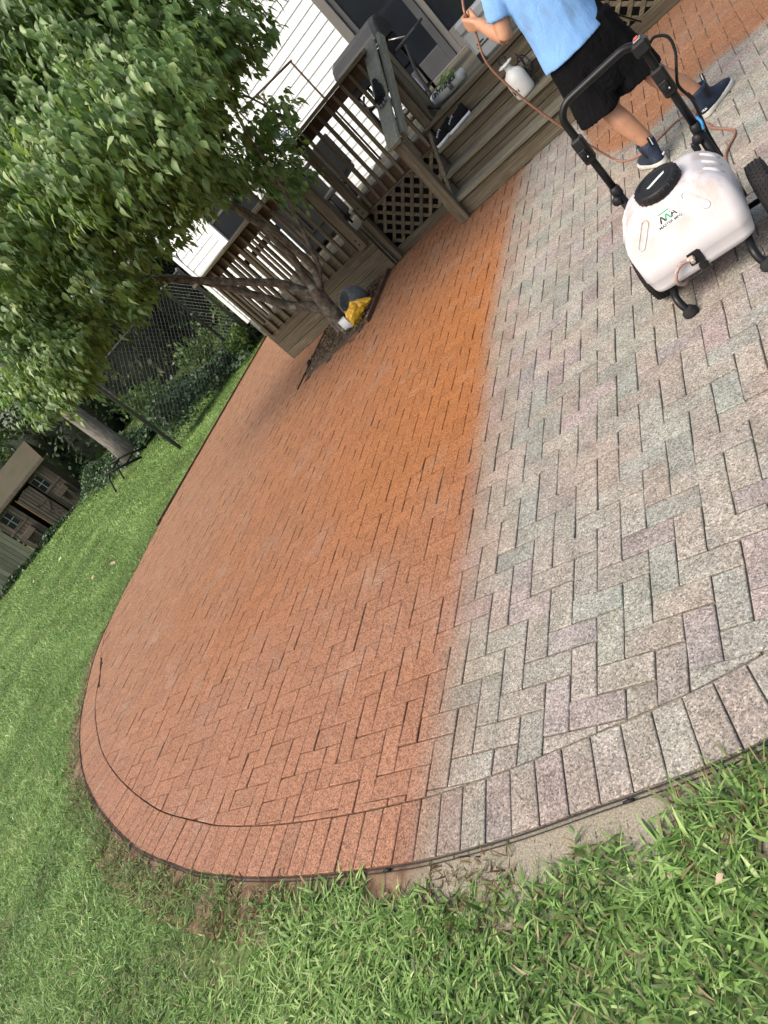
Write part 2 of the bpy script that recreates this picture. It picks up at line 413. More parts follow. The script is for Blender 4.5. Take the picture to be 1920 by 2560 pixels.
def dedupe(poly):
    o = []
    for p in poly:
        if not o or (p - o[-1]).length > 0.004: o.append(p)
    if len(o) > 1 and (o[0] - o[-1]).length < 0.004: o.pop()
    return o
PV, PF, PC = [], [], []
PALET = [(0.348, 0.31, 0.266), (0.352, 0.321, 0.273), (0.344, 0.321, 0.271), (0.337, 0.322, 0.274), (0.316, 0.315, 0.273), (0.348, 0.31, 0.259), (0.366, 0.335, 0.281), (0.326, 0.313, 0.27), (0.344, 0.299, 0.255), (0.341, 0.321, 0.273), (0.352, 0.318, 0.266), (0.345, 0.292, 0.268), (0.33, 0.295, 0.272)]
def add_brick(poly, gap=0.0046, ch=0.003, col=None):
    poly = dedupe(poly)
    if len(poly) < 3: return
    n = len(poly); ar = abs(sum(poly[i].x * poly[(i + 1) % n].y - poly[(i + 1) % n].x * poly[i].y for i in range(n)) / 2)
    if ar < 0.0006: return
    p0 = inset(poly, gap / 2); p1 = inset(poly, gap / 2 + ch)
    c = random.choice(PALET) if col is None else col; v = random.uniform(0.83, 1.02); c = tuple(x * v for x in c)
    z = random.gauss(0, 0.0011); tx, ty = random.gauss(0, 0.009), random.gauss(0, 0.009)
    ctr = sum(poly, Vector((0, 0, 0))) / n
    base = len(PV)
    for ring, dz in ((p0, -0.04), (p0, -ch * 0.8), (p1, 0)):
        for p in ring:
            PV.append((p.x, p.y, z + dz + (p.x - ctr.x) * tx + (p.y - ctr.y) * ty)); PC.append(c)
    for r in (0, 1):
        for k in range(n): PF.append((base + r * n + k, base + r * n + (k + 1) % n, base + (r + 1) * n + (k + 1) % n, base + (r + 1) * n + k))
    PF.append(tuple(base + 2 * n + k for k in range(n)))
IN2 = resample(INNER, 0.10); U = 0.1
BED = (-3.5, -2.32, 4.68, 5.9)
def field_poly(x0, y0, x1, y1):
    j = lambda: random.gauss(0, 0.0015)
    poly = [Vector((x0 + j(), y0 + j(), 0)), Vector((x1 + j(), y0 + j(), 0)), Vector((x1 + j(), y1 + j(), 0)), Vector((x0 + j(), y1 + j(), 0))]
    cx, cy = (x0 + x1) / 2, (y0 + y1) / 2
    near = [i for i in range(len(IN2) - 1) if abs(IN2[i].x - cx) < 0.32 and abs(IN2[i].y - cy) < 0.32]
    for i in near:
        poly = clip(poly, IN2[i], IN2[i + 1])
        if len(poly) < 3: return None
    return poly
def inside_field(cx, cy):
    if cy > 6.3 and cx > -4.4: return False
    if BED[0] + 0.02 < cx < BED[1] - 0.03 and BED[2] + 0.02 < cy: return False
    if cy > 5.36 and -0.95 < cx < 0.55: return False
    # left of / below boundary by more than a brick?
    best = min(range(len(IN2)), key=lambda i: (IN2[i].x - cx) ** 2 + (IN2[i].y - cy) ** 2)
    d = (Vector((cx, cy, 0)) - IN2[best]).dot(inward(best, IN2))
    return d > -0.2
for i in range(-68, 36):
    for j in range(-88, 12):
        k = (i + j) % 4
        if k not in (0, 2): continue
        x0, y1 = i * U, -j * U
        x1, y0 = (x0 + 2 * U, y1 - U) if k == 0 else (x0 + U, y1 - 2 * U)
        cx, cy = (x0 + x1) / 2, (y0 + y1) / 2
        if not inside_field(cx, cy): continue
        q = field_poly(x0, y0, x1, y1)
        if q: add_brick(q)
# soldier course along the edge
EA = resample(OUTS, 0.104)
for i in range(len(EA) - 1):
    if depth_at(EA[i]) < 0.012: break
    da, db = depth_at(EA[i]) - 0.002, depth_at(EA[i + 1]) - 0.002
    a, b = EA[i], EA[i + 1]
    add_brick([a, b, b + inward(i + 1, EA) * db, a + inward(i, EA) * da], 0.0048, 0.003, random.choice([PALET[0], PALET[5], PALET[8], PALET[2], PALET[7], (0.30, 0.258, 0.228)]))
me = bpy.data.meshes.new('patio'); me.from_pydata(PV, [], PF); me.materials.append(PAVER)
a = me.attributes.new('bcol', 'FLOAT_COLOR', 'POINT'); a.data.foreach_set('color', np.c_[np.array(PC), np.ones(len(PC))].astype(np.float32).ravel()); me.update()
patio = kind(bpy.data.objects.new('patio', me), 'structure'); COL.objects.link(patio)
# sand bed under the pavers (shows in the joints) and soil strip outside the edging
mb = MB(); n = len(EDGE); ring = [(p.x, p.y, -0.011) for p in EDGE] + [(3.2, 8.7, -0.011)]
mb.add(ring, [tuple(reversed(range(len(ring))))])
kind(mb.build('paving_sand', JOINT), 'structure')
mb = MB(); vs = []; fs = []
for i, p in enumerate(EDGE):
    nv = inward(i, EDGE); wd = 0.24
    vs += [tuple(p + nv * 0.004 + Vector((0, 0, -0.010))), tuple(p - nv * wd * 0.5 + Vector((0, 0, -0.014 + 0.006 * mnoise.noise((p.x * 6, p.y * 6, 0))))), tuple(p - nv * wd + Vector((0, 0, -0.030)))]
for i in range(n - 1):
    for r in (0, 1): fs.append((i * 3 + r, i * 3 + r + 1, (i + 1) * 3 + r + 1, (i + 1) * 3 + r))
mb.add(vs, fs, smooth=True); kind(mb.build('soil_strip', SAND), 'structure')
# planting bed
mulch = NT('mulch'); p = mulch.pos()
c = mulch.ramp(mulch.noise(p, 55, 5, 0.7), [(0.3, (0.035, 0.026, 0.018)), (0.5, (0.085, 0.065, 0.045)), (0.66, (0.16, 0.125, 0.09)), (0.8, (0.30, 0.24, 0.16))])
mulch.bump(mulch.noise(p, 60, 4), 1.0, 0.02); mulch = mulch.fin(c, 0.95, 0.1)
mb = MB(); vs = []; nb = 26
for j in range(nb):
    for i in range(nb):
        fx, fy = i / (nb - 1), j / (nb - 1); x = BED[0] + fx * (BED[1] - BED[0]); y = BED[2] + fy * (BED[3] - BED[2])
        vs.append((x, y, -0.006 + 0.05 * math.sin(fx * math.pi) * math.sin(min(1, fy * 1.1) * math.pi * 0.8) + 0.02 * mnoise.noise((x * 9, y * 9, 1))))
mb.add(vs, [(j * nb + i, j * nb + i + 1, (j + 1) * nb + i + 1, (j + 1) * nb + i) for j in range(nb - 1) for i in range(nb - 1)], smooth=True)
kind(mb.build('mulch_bed', mulch), 'structure')
# mulch chips and litter
n = 1500; P = np.c_[rng.uniform(BED[0] + .03, BED[1] - .03, n), rng.uniform(BED[2] + .02, BED[3] - .05, n), np.full(n, 0.028)]
P[:, 2] += 0.03 * np.sin((P[:, 0] - BED[0]) / 1.18 * np.pi)
D = rng.normal(size=(n, 3)) * [1, 1, .25]; Nn = np.tile([0, 0, 1.], (n, 1)) + rng.normal(size=(n, 3)) * .4
V, Q, k = strips(P, D, Nn, rng.uniform(.015, .05, n), rng.uniform(.006, .016, n), [.6, 1, .5], 2, 0.1)
chipm = NT('wood_chips'); chipm = chipm.fin(chipm.ramp(chipm.attr('tint').outputs['Fac'], [(0, (0.025, 0.018, 0.012)), (0.6, (0.09, 0.06, 0.04)), (1, (0.26, 0.19, 0.11))]), 0.9, 0.1)
o = np_mesh('mulch_chips', V, Q, chipm, np.repeat(rng.random(n) ** 1.6, k)); kind(o, 'stuff'); tag(o, 'dark wood chips and litter covering the tree bed', 'mulch')

# edging
mb = MB(); tops = [p - inward(i, EDGE) * 0.008 for i, p in enumerate(EDGE)]
lim = next(i for i, p in enumerate(EDGE) if p.x < -6.1)
mb.tube([(p.x, p.y, 0.001 + 0.004 * mnoise.noise((p.x * 3, p.y * 3, 5))) for p in tops[:lim]], 0.0026, 8)
mb.tube([(p.x - inward(i, EDGE).x * 0.011, p.y - inward(i, EDGE).y * 0.011, -0.005 + 0.004 * mnoise.noise((p.x * 3, p.y * 3, 9))) for i, p in enumerate(tops[:lim])], 0.002, 6)
edg = thing('plastic_edging', (0, -0.84, 0), 'thin black plastic edging strip along the curved paver border', 'edging')
mb.build('strip', BLK, edg)
for q in ((0.985, -0.652), (0.60, -0.742), (-0.33, -0.856)):
    mb = MB(); mb.lathe((q[0], q[1], -0.004), [(0.004, 0), (0.005, 0.003), (0.005, 0.006), (0.003, 0.008)], 10); mb.tube([(q[0] - 0.016, q[1] - 0.006, 0.0), (q[0] + 0.016, q[1] + 0.0, 0.0)], 0.0048, 8)
    mb.build('connector', BLK, edg)
RUST = simple('stained_edging', (0.13, 0.058, 0.03), (0.06, 0.033, 0.02), 6, 0.8, 0.3, 70)
be = tag(MB().bar((-6.455, 3.95, -0.012), (-6.495, 8.7, -0.010), 0.018, 0.075, (0, 0, 1), 0.004).build('edging_board', RUST), 'long rust stained timber edging along the far left side of the patio', 'edging board')
mb = MB(); mb.bar((BED[1] + .005, 4.72, 0.01), (BED[1] + 0.01, 5.86, 0.012), 0.022, 0.07, ch=0.004); mb.bar((BED[1] - .3, 4.69, 0.0), (BED[1] - .12, 4.68, 0.0), 0.03, 0.04)
tag(mb.build('bed_edging', RUST), 'rusty brown edging strip on the right side of the tree bed', 'edging board')
mb = MB(); mb.bar((BED[0] + .0, 4.55, -0.008), (BED[0] - 0.02, 5.86, -0.006), 0.018, 0.04, ch=0.004); mb.bar((BED[0] - .01, 5.05, 0.01), (BED[0] - 0.01, 5.12, 0.014), 0.05, 0.055, ch=0.01)
tag(mb.build('bed_edging', BLK), 'black plastic edging strip on the left side of the tree bed', 'edging strip')

# ------------------------------------------------------------------ house
house = thing('house', (-3, 9.0, 0), 'white vinyl sided house wall behind the wooden deck', 'house')
SID = NT('vinyl_siding'); p = SID.pos()
SID.bump(SID.noise(SID.mapv(p, (1, 6, 30)), 3, 3), 0.05, 0.002)
SID = SID.fin(SID.ramp(SID.noise(p, 1.3, 3), [(0.3, (0.80, 0.83, 0.84)), (0.7, (0.74, 0.78, 0.79))]), 0.42, 0.4)
mb = MB(); E5 = 0.127; z = 0.373
openings = [(-5.80, -4.62, 1.12, 2.62), (-2.03, 0.60, 0.76, 2.95)]
while z < 5.2:
    z1 = z + E5; cuts = [(-6.70, 4.2)]
    for a, b, lo, hi in openings:
        if z1 > lo and z < hi:
            cuts = [c2 for c1 in cuts for c2 in ((c1[0], min(c1[1], a)), (max(c1[0], b), c1[1])) if c2[1] - c2[0] > 0.01]
    for a, b in cuts:
        mb.add([(a, 9.0 - 0.016, z), (b, 9.0 - 0.016, z), (b, 9.0 - 0.003, z1), (a, 9.0 - 0.003, z1), (a, 9.0, z), (b, 9.0, z)], [(0, 1, 2, 3), (4, 5, 1, 0)])
    z = z1
mb.build('siding', SID, house)
mb = MB(); mb.box((-6.78, 8.965, 0.36), (-6.70, 9.05, 5.2), 0.004); mb.build('corner_trim', WHITE, house)
mb = MB(); mb.box((-6.775, 9.051, 0.36), (-6.76, 16, 5.2)); mb.build('side_wall', SID, house)
mb = MB(); mb.box((-6.74, 8.99, -0.05), (4.2, 9.2, 0.37)); mb.build('foundation', CONC, house)
mb = MB(); mb.box((-7.2, 8.55, 5.2), (4.5, 16.3, 5.32)); mb.build('roof', simple('dark_roof', (0.06, 0.055, 0.05), None, 5, 0.9), house)
mb = MB(); mb.box((-6.7, 9.12, 0.38), (4.2, 9.18, 5.2)); mb.build('wall_core', simple('dark_room', (0.012, 0.012, 0.014), None, 3, 0.9), house)
GLASS = NT('dark_glass'); GLASS = GLASS.fin(GLASS.ramp(GLASS.noise(GLASS.pos(), 1.2, 3), [(0.3, (0.010, 0.013, 0.017)), (0.7, (0.018, 0.022, 0.028))]), 0.10, 0.35)
FRM = simple('bronze_grey_frame', (0.155, 0.15, 0.14), (0.13, 0.125, 0.115), 3, 0.45)
FRM2 = simple('dark_grey_screen_frame', (0.075, 0.078, 0.08), (0.06, 0.062, 0.065), 3, 0.4)
# sliding door
door = MB(); door.box((-2.03, 8.93, 0.78), (-1.90, 9.06, 2.95), 0.004); door.box((-2.03, 8.93, 2.83), (0.6, 9.055, 2.95), 0.004); door.box((0.47, 8.932, 0.78), (0.6, 9.06, 2.83), 0.004); door.box((-1.90, 8.90, 0.765), (0.47, 9.05, 0.80), 0.004)
door = door.build('door_frame', FRM, house)
mb = MB()
for b in (((-1.899, 8.965, 0.80), (-1.82, 9.0, 2.83)), ((-1.19, 8.965, 0.80), (-1.09, 9.0, 2.83)), ((-1.82, 8.967, 0.80), (-1.19, 8.998, 1.06)), ((-1.82, 8.967, 2.7), (-1.19, 8.998, 2.83))): mb.box(*b, 0.004)
mb.build('screen_panel', FRM2, door)
mb = MB(); mb.box((-1.82, 8.982, 1.06), (-1.19, 8.988, 2.7)); mb.build('pane', GLASS, door)
mb = MB()
for b in (((-1.088, 8.99, 0.80), (-1.0, 9.04, 2.83)), ((0.37, 8.99, 0.80), (0.469, 9.04, 2.83)), ((-1.0, 8.992, 0.80), (0.37, 9.038, 1.06)), ((-1.0, 8.992, 2.7), (0.37, 9.038, 2.83))): mb.box(*b, 0.004)
mb.build('sliding_panel', FRM, door)
mb = MB(); mb.box((-1.0, 9.01, 1.06), (0.37, 9.016, 2.7)); mb.build('pane', GLASS, door)
# window
win = MB(); X0, X1, Z0, Z1 = -5.69, -4.72, 1.22, 2.5
for b in (((X0 - .11, 8.955, Z0 - .1), (X0, 9.05, Z1 + .1)), ((X1, 8.955, Z0 - .1), (X1 + .1, 9.05, Z1 + .1)), ((X0, 8.957, Z1), (X1, 9.048, Z1 + .1)), ((X0, 8.957, Z0 - .1), (X1, 9.048, Z0))): win.box(*b, 0.004)
win = win.build('window', WHITE, house)
mb = MB(); mb.box((X0, 9.0, Z0), (X1, 9.006, Z1)); mb.build('pane', GLASS, win)
mb = MB(); mb.box((X0, 8.985, 1.86), (X1, 8.999, 1.90)); mb.build('window_rail', FRM2, win)

# ------------------------------------------------------------------ deck
deck = thing('wooden_deck', (-2.2, 6.0, 0), 'weathered two level wooden deck with railing and lattice skirt against the house', 'deck')
def part(name, m, mat): return m.build(name, mat, deck)
UP, LOW = 0.78, 0.585
# floors (boards run along x)
mb = MB(); y = 6.085
while y < 8.9:
    mb.box((-2.2, y, UP - 0.03), (3.2, min(y + 0.138, 8.89), UP), 0.004, jit=0.0008); y += 0.143
part('upper_floor', mb, PALEX)
mb = MB(); y = 5.90
while y < 8.95:
    mb.box((-4.22, y, LOW - 0.03), (-2.205, min(y + 0.138, 8.96), LOW), 0.004, jit=0.0008); y += 0.143
part('lower_floor', mb, PALEX)
mb = MB(); mb.box((-2.2, 6.05, 0.615), (-0.98, 6.084, UP - 0.031), 0.003, 0.3); part('rim_board', mb, BRX)
mb = MB(); mb.box((0.62, 6.05, 0.615), (3.2, 6.084, UP - 0.031), 0.003, 0.3); part('rim_board', mb, BRX)
mb = MB(); mb.box((-2.2, 6.06, 0.585), (-0.98, 6.11, 0.614), 0.003, 0.3); part('rim_strip', mb, WX)
# lower front skirt
mb = MB(); mb.box((-4.235, 5.868, 0.432), (-2.22, 5.9, LOW - 0.001), 0.003, 0.55); part('rim_board', mb, WX)
for i, (a, b) in enumerate(((0.286, 0.428), (0.126, 0.282), (0.004, 0.122))):
    mb = MB(); mb.box((-4.238, 5.862, a), (-2.217, 5.897, b), 0.004, 0.35 + 0.2 * i)
    part('skirt_board', mb, WX)
for i, (a, b) in enumerate(((0.432, 0.584), (0.286, 0.428), (0.126, 0.282), (0.004, 0.122))):
    mb = MB(); mb.box((-4.239, 5.901, a), (-4.20, 8.97, b), 0.004, 0.4); part('skirt_board', mb, WY)
# posts
def post(x0, x1, y0, y1, z0, z1, bolts=()):
    mb = MB(); mb.box((x0, y0, z0), (x1, y1, z1), 0.005); o = part('post', mb, WZ)
    for zb in bolts:
        m = MB(); m.lathe(((x0 + x1) / 2, y0 - 0.001, zb), [(0.013, 0), (0.013, 0.003), (0.008, 0.004), (0.008, 0.010)], 8, (0, -1, 0)); m.build('bolt', RUSTM, o)
    return o
RUSTM = simple('rusty_bolt', (0.05, 0.035, 0.028), None, 30, 0.6, 0, 60, 0.5)
post(-2.36, -2.25, 5.77, 5.861, 0.40, 1.36, (0.47, 0.53))
post(-2.145, -2.055, 5.955, 6.049, 0.60, 1.53, (0.66, 0.73))
post(-2.215, -2.125, 5.951, 6.04, 0.0, 0.58)
mb = MB(); mb.box((-2.212, 5.90, 0.005), (-2.19, 5.95, 0.58), 0.002); mb.box((-2.218, 6.041, 0.30), (-2.199, 8.9, 0.745), 0.002); part('side_board', mb, WY)
post(-4.23, -4.14, 5.91, 6.0, LOW, 1.36)
post(-4.23, -4.14, 8.86, 8.95, LOW, 1.36)
post(-1.03, -0.94, 6.09, 6.18, UP, 1.53)
# upper rail
mb = MB(); mb.box((-2.2, 6.05, 1.53), (-0.97, 6.086, 1.662), 0.003); part('rail_board', mb, BRX)
mb = MB(); mb.box((-2.34, 5.955, 1.664), (-0.955, 6.10, 1.702), 0.004, 0.6); part('rail_cap', mb, WX)
for k in range(8):
    x = -1.995 + 0.131 * k; mb = MB(); mb.box((x - 0.018, 6.012, 0.628), (x + 0.018, 6.048, 1.655), 0.003); part('baluster', mb, WZ)
# lower rail: front and left side
mb = MB(); mb.box((-4.24, 5.868, 1.362), (-2.2, 5.904, 1.498), 0.003); part('rail_board', mb, BRX)
mb = MB(); mb.box((-4.36, 5.775, 1.50), (-2.26, 5.915, 1.536), 0.004, 0.9); part('rail_cap', mb, PALEX)
for k in range(14):
    x = -4.16 + 0.1335 * k
    if abs(x + 2.30) < 0.07: continue
    mb = MB(); mb.box((x - 0.018, 5.83, 0.425), (x + 0.018, 5.866, 1.495), 0.003); part('baluster', mb, WZ)
mb = MB(); mb.box((-4.205, 5.917, 1.362), (-4.17, 8.95, 1.498), 0.003); part('rail_board', mb, BRX)
mb = MB(); mb.box((-4.30, 5.917, 1.50), (-4.15, 8.95, 1.534), 0.004, 0.9); part('rail_cap', mb, WY)
for k in range(20):
    y = 6.10 + 0.1335 * k; mb = MB(); mb.box((-4.276, y - 0.018, 0.43), (-4.24, y + 0.018, 1.495), 0.003); part('baluster', mb, WZ)
# lattice panels under the upper deck
def lattice(x0, x1, z0, z1, y):
    mb = MB(); s = 0.104; h = z1 - z0
    for sgn, yy in ((1, y), (-1, y + 0.009)):
        k = -20
        while True:
            # strip along direction (1, sgn) clipped to the rectangle
            c0 = k * s * math.sqrt(2) / 1.0; k += 1
            if c0 > (x1 - x0) + h + 1: break
            if sgn > 0: pa, pb = (x0 + c0 - h, z0), (x0 + c0, z1)
            else: pa, pb = (x0 + c0 - h, z1), (x0 + c0, z0)
            def at(x): return pa[1] + (pb[1] - pa[1]) * (x - pa[0]) / (pb[0] - pa[0])
            xa, xb = max(pa[0], x0), min(pb[0], x1)
            if xb - xa < 0.02: continue
            mb.bar((xa, yy, at(xa)), (xb, yy, at(xb)), 0.039, 0.008, (0, 1, 0), 0.0015)
    return mb
part('lattice_panel', lattice(-2.13, -0.95, 0.05, 0.60, 6.075), WX)
mb = MB(); mb.box((-2.13, 6.03, 0.0), (-1.03, 6.07, 0.105), 0.004); part('base_board', mb, WX)
part('lattice_panel', lattice(0.62, 3.2, 0.05, 0.60, 6.075), WX)
mb = MB(); mb.box((0.6, 6.0, 0.0), (3.2, 6.045, 0.12), 0.004); part('base_board', mb, WX)
VOID = simple('painted_dark', (0.012, 0.011, 0.010), None, 3, 1.0)
mb = MB(); mb.box((-2.2, 6.35, 0.0), (3.2, 6.4, 0.74)); part('under_deck_shade', mb, VOID)  # near-black sheet standing in for the shade under the deck

# ------------------------------------------------------------------ stairs
st = thing('deck_stairs', (-0.2, 5.3, 0), 'wide weathered wooden stairs of three treads leading up to the deck', 'stairs')
SX0, SX1 = -0.985, 0.60
for y0, y1, zt in ((5.275, 5.56, 0.205), (5.545, 5.84, 0.385), (5.825, 6.10, 0.575)):
    mb = MB(); d = (y1 - y0) / 2
    mb.box((SX0, y0, zt - 0.04), (SX1, y0 + d - 0.003, zt), 0.006); mb.box((SX0, y0 + d, zt - 0.04), (SX1, y1, zt - 0.001), 0.006)
    mb.build('tread', PALEX, st)
for y, z0, z1, nb in ((5.31, 0.0, 0.164, 1), (5.585, 0.166, 0.344, 2), (5.865, 0.346, 0.534, 2), (6.112, 0.576, 0.736, 1)):
    for k in range(nb):
        a = z0 + (z1 - z0) * k / nb; b = z0 + (z1 - z0) * (k + 1) / nb - 0.004
        mb = MB(); mb.box((SX0 + 0.005, y, a + 0.002), (SX1 - 0.005, y + 0.03, b), 0.003); mb.build('riser', WX, st)
mb = MB(); mb.box((SX0, 6.06, 0.742), (SX1, 6.118, 0.784), 0.006); mb.build('nosing', WX, st)
for x in (-1.028, 0.602):
    mb = MB(); prof = [(5.29, 0.0), (5.29, 0.18), (6.06, 0.73), (6.06, 0.40), (5.5, 0.0)]
    mb.add([(x, a, b) for a, b in prof] + [(x + 0.038, a, b) for a, b in prof], [(0, 1, 2, 3, 4), (9, 8, 7, 6, 5)] + [(i, i + 5, (i + 1) % 5 + 5, (i + 1) % 5) for i in range(5)])
    mb.build('stringer', WY, st)
mb = MB(); mb.box((-1.065, 5.215, 0.0), (-0.955, 5.305, 0.975), 0.006); nw = mb.build('newel_post', WZ, st)
mb = MB(); mb.lathe((-0.952, 5.26, 0.93), [(0.010, 0), (0.010, 0.006)], 8, (1, 0, 0)); mb.build('bolt', STEEL, nw)
# sloped cap board and grip rail
mb = MB(); mb.bar((-1.0, 5.13, 0.975), (-0.93, 6.16, 1.685), 0.145, 0.042, (0, -0.5, 1), 0.004, 0.9); mb.build('handrail_cap', PALE, st)
mb = MB(); mb.bar((-0.925, 5.30, 0.965), (-0.83, 6.30, 1.66), 0.044, 0.09, (0, -0.5, 1), 0.004, 0.75); mb.build('grip_rail', PALE, st)
for y in (6.13, 6.29):
    mb = MB(); mb.box((-0.937, y, 0.58 if y < 6.2 else UP), (-0.90, y + 0.135, 1.60), 0.004); mb.build('upper_post', WZ, st)

# ------------------------------------------------------------------ dogwood tree
def leaf_mat(name, c0, c1, c2, trans=0.35, rough=0.42):
    g = NT(name); t = g.attr('tint').outputs['Fac']
    col = g.ramp(t, [(0.0, c0), (0.55, c1), (1.0, c2)])
    g.l(col, g.b.inputs['Base Color']); g.b.inputs['Roughness'].default_value = rough; g.b.inputs['Specular IOR Level'].default_value = 0.4
    tr = g.n('BsdfTranslucent'); g.l(g.mix(1.0, col, (1.25, 1.35, 0.55), 'MULTIPLY'), tr.inputs[0])
    ms = g.n('MixShader'); ms.inputs[0].default_value = trans
    g.l(g.b.outputs[0], ms.inputs[1]); g.l(tr.outputs[0], ms.inputs[2]); g.l(ms.outputs[0], g.t.nodes['Material Output'].inputs[0])
    return g.m
BARK = NT('dogwood_bark'); p = BARK.pos()
bk = BARK.noise(BARK.mapv(p, (1, 1, 0.5)), 26, 5, 0.65)
c = BARK.ramp(bk, [(0.32, (0.040, 0.032, 0.024)), (0.5, (0.095, 0.078, 0.06)), (0.68, (0.18, 0.16, 0.13))])
c = BARK.mix(BARK.smooth(BARK.noise(p, 9, 4), 0.55, 0.72), c, (0.20, 0.21, 0.16))
BARK.bump(bk, 0.7, 0.008); BARK = BARK.fin(c, 0.85, 0.2)
dog = thing('dogwood_tree', (-2.81, 5.1, 0), 'multi stemmed green leafy dogwood tree growing in the mulch bed before the deck', 'tree')
LOBES = [(-2.2, 4.2, 2.81, 0.7), (-3.13, 4.0, 2.87, 0.7), (-1.68, 4.4, 2.80, 0.62), (-2.74, 4.4, 3.45, 0.8), (-1.45, 4.6, 2.58, 0.36), (-2.15, 4.2, 2.24, 0.5), (-3.19, 4.0, 2.43, 0.55), (-4.03, 3.8, 2.77, 0.6), (-2.88, 4.3, 2.18, 0.4), (-3.71, 4.2, 1.97, 0.3), (-4.53, 3.8, 2.31, 0.48), (-4.2, 3.7, 2.15, 0.4), (-4.85, 3.8, 1.92, 0.34), (-5.2, 3.75, 2.0, 0.3), (-4.5, 3.8, 1.98, 0.3), (-1.17, 4.75, 2.58, 0.26), (-1.18, 4.9, 2.33, 0.13), (-1.9, 4.7, 2.28, 0.25), (-2.59, 5.0, 2.03, 0.3), (-2.61, 4.6, 3.88, 0.8), (-1.92, 4.6, 3.35, 0.8), (-1.52, 3.6, 2.49, 0.5), (-2.12, 3.4, 2.77, 0.55), (-3.21, 3.4, 3.05, 0.6), (-5.19, 3.7, 2.28, 0.3), (-4.49, 3.6, 2.74, 0.45), (-2.12, 5.4, 1.68, 0.25), (-2.0, 5.3, 1.98, 0.19), (-2.21, 5.5, 1.37, 0.18), (-2.3, 5.2, 1.82, 0.25), (-1.68, 5.3, 1.9, 0.15), (-1.39, 4.8, 3.88, 1.0), (-1.0, 5.0, 3.55, 0.8), (-3.48, 4.2, 4.01, 0.9), (-4.65, 3.9, 3.5, 0.6)]
mb = MB()
def branch(pts, r0, r1):
    sp = spline([Vector(p) for p in pts], 6); n = len(sp)
    for p in sp[1:]: p += Vector((mnoise.noise(p * 4), mnoise.noise(p * 4 + Vector((7, 0, 0))), 0)) * 0.012
    mb.tube(sp, [0.88 * (r0 + (r1 - r0) * i / (n - 1)) * (1 + 0.08 * mnoise.noise(p * 7)) for i, p in enumerate(sp)], 12)
branch([(-2.83, 5.1, -0.05), (-2.80, 5.1, 0.1), (-2.74, 5.1, 0.4), (-2.70, 5.1, 0.60)], 0.125, 0.082)
for sx, sy in ((-0.09, 0.02), (0.05, -0.09), (0.09, 0.06)): branch([(-2.80, 5.1, 0.13), (-2.82 + sx, 5.1 + sy, 0.03), (-2.84 + sx * 2.2, 5.1 + sy * 2.2, -0.03)], 0.06, 0.03)
branch([(-2.77, 5.1, 0.28), (-2.88, 5.08, 0.47), (-3.06, 5.05, 0.66), (-3.2, 5.0, 0.95), (-3.42, 4.9, 1.42), (-3.7, 4.7, 1.9), (-4.1, 4.3, 2.4)], 0.07, 0.03)
branch([(-2.72, 5.1, 0.48), (-2.80, 5.07, 0.66), (-2.90, 5.0, 0.9), (-3.10, 4.85, 1.2), (-3.3, 4.7, 1.5), (-3.6, 4.4, 2.0), (-4.0, 4.0, 2.6)], 0.062, 0.03)
branch([(-2.71, 5.1, 0.5), (-2.68, 5.1, 0.72), (-2.6, 5.08, 0.95), (-2.56, 5.05, 1.18), (-2.5, 5.0, 1.48), (-2.52, 4.9, 1.75), (-2.6, 4.7, 2.3), (-2.7, 4.5, 3.0)], 0.058, 0.028)
branch([(-2.70, 5.12, 0.5), (-2.60, 5.12, 0.62), (-2.5, 5.1, 0.82), (-2.49, 5.05, 1.02), (-2.47, 5.0, 1.28), (-2.5, 4.9, 1.6), (-2.4, 4.6, 2.3), (-2.1, 4.3, 3.0)], 0.055, 0.025)
branch([(-2.58, 5.12, 0.62), (-2.48, 5.14, 0.70), (-2.39, 5.14, 0.9), (-2.28, 5.15, 1.14), (-2.19, 5.15, 1.34), (-2.12, 5.15, 1.5), (-1.9, 5.0, 2.0), (-1.5, 4.8, 2.6)], 0.032, 0.015)
branch([(-2.55, 5.12, 0.66), (-2.44, 5.16, 0.78), (-2.38, 5.18, 1.0), (-2.37, 5.15, 1.3), (-2.39, 5.1, 1.55), (-2.2, 4.9, 2.1), (-1.8, 4.6, 2.8)], 0.03, 0.014)
forks = [Vector(p) for p in ((-4.0, 4.1, 2.5), (-2.65, 4.6, 2.6), (-2.2, 4.4, 2.7), (-1.7, 4.85, 2.3), (-3.4, 4.55, 1.7), (-2.5, 4.85, 1.9), (-2.12, 5.15, 1.5), (-2.7, 4.5, 3.0))]
for x, y, z, r in LOBES:
    c = Vector((x, y, z)); f = min(forks, key=lambda q: (q - c).length)
    m = f.lerp(c, 0.5) + Vector((random.uniform(-.1, .1), random.uniform(-.1, .1), random.uniform(0.02, .12)))
    branch([f, m, c], 0.016, 0.007)
    for _ in range(int(5 + 8 * r)):
        d = Vector((random.gauss(0, 1), random.gauss(0, 1), random.gauss(0.1, 0.6))).normalized()
        branch([c, c + d * r * 0.5 + Vector((0, 0, 0.03)), c + d * r * 0.95], 0.006, 0.0025)
mb.build('trunk', BARK, dog)
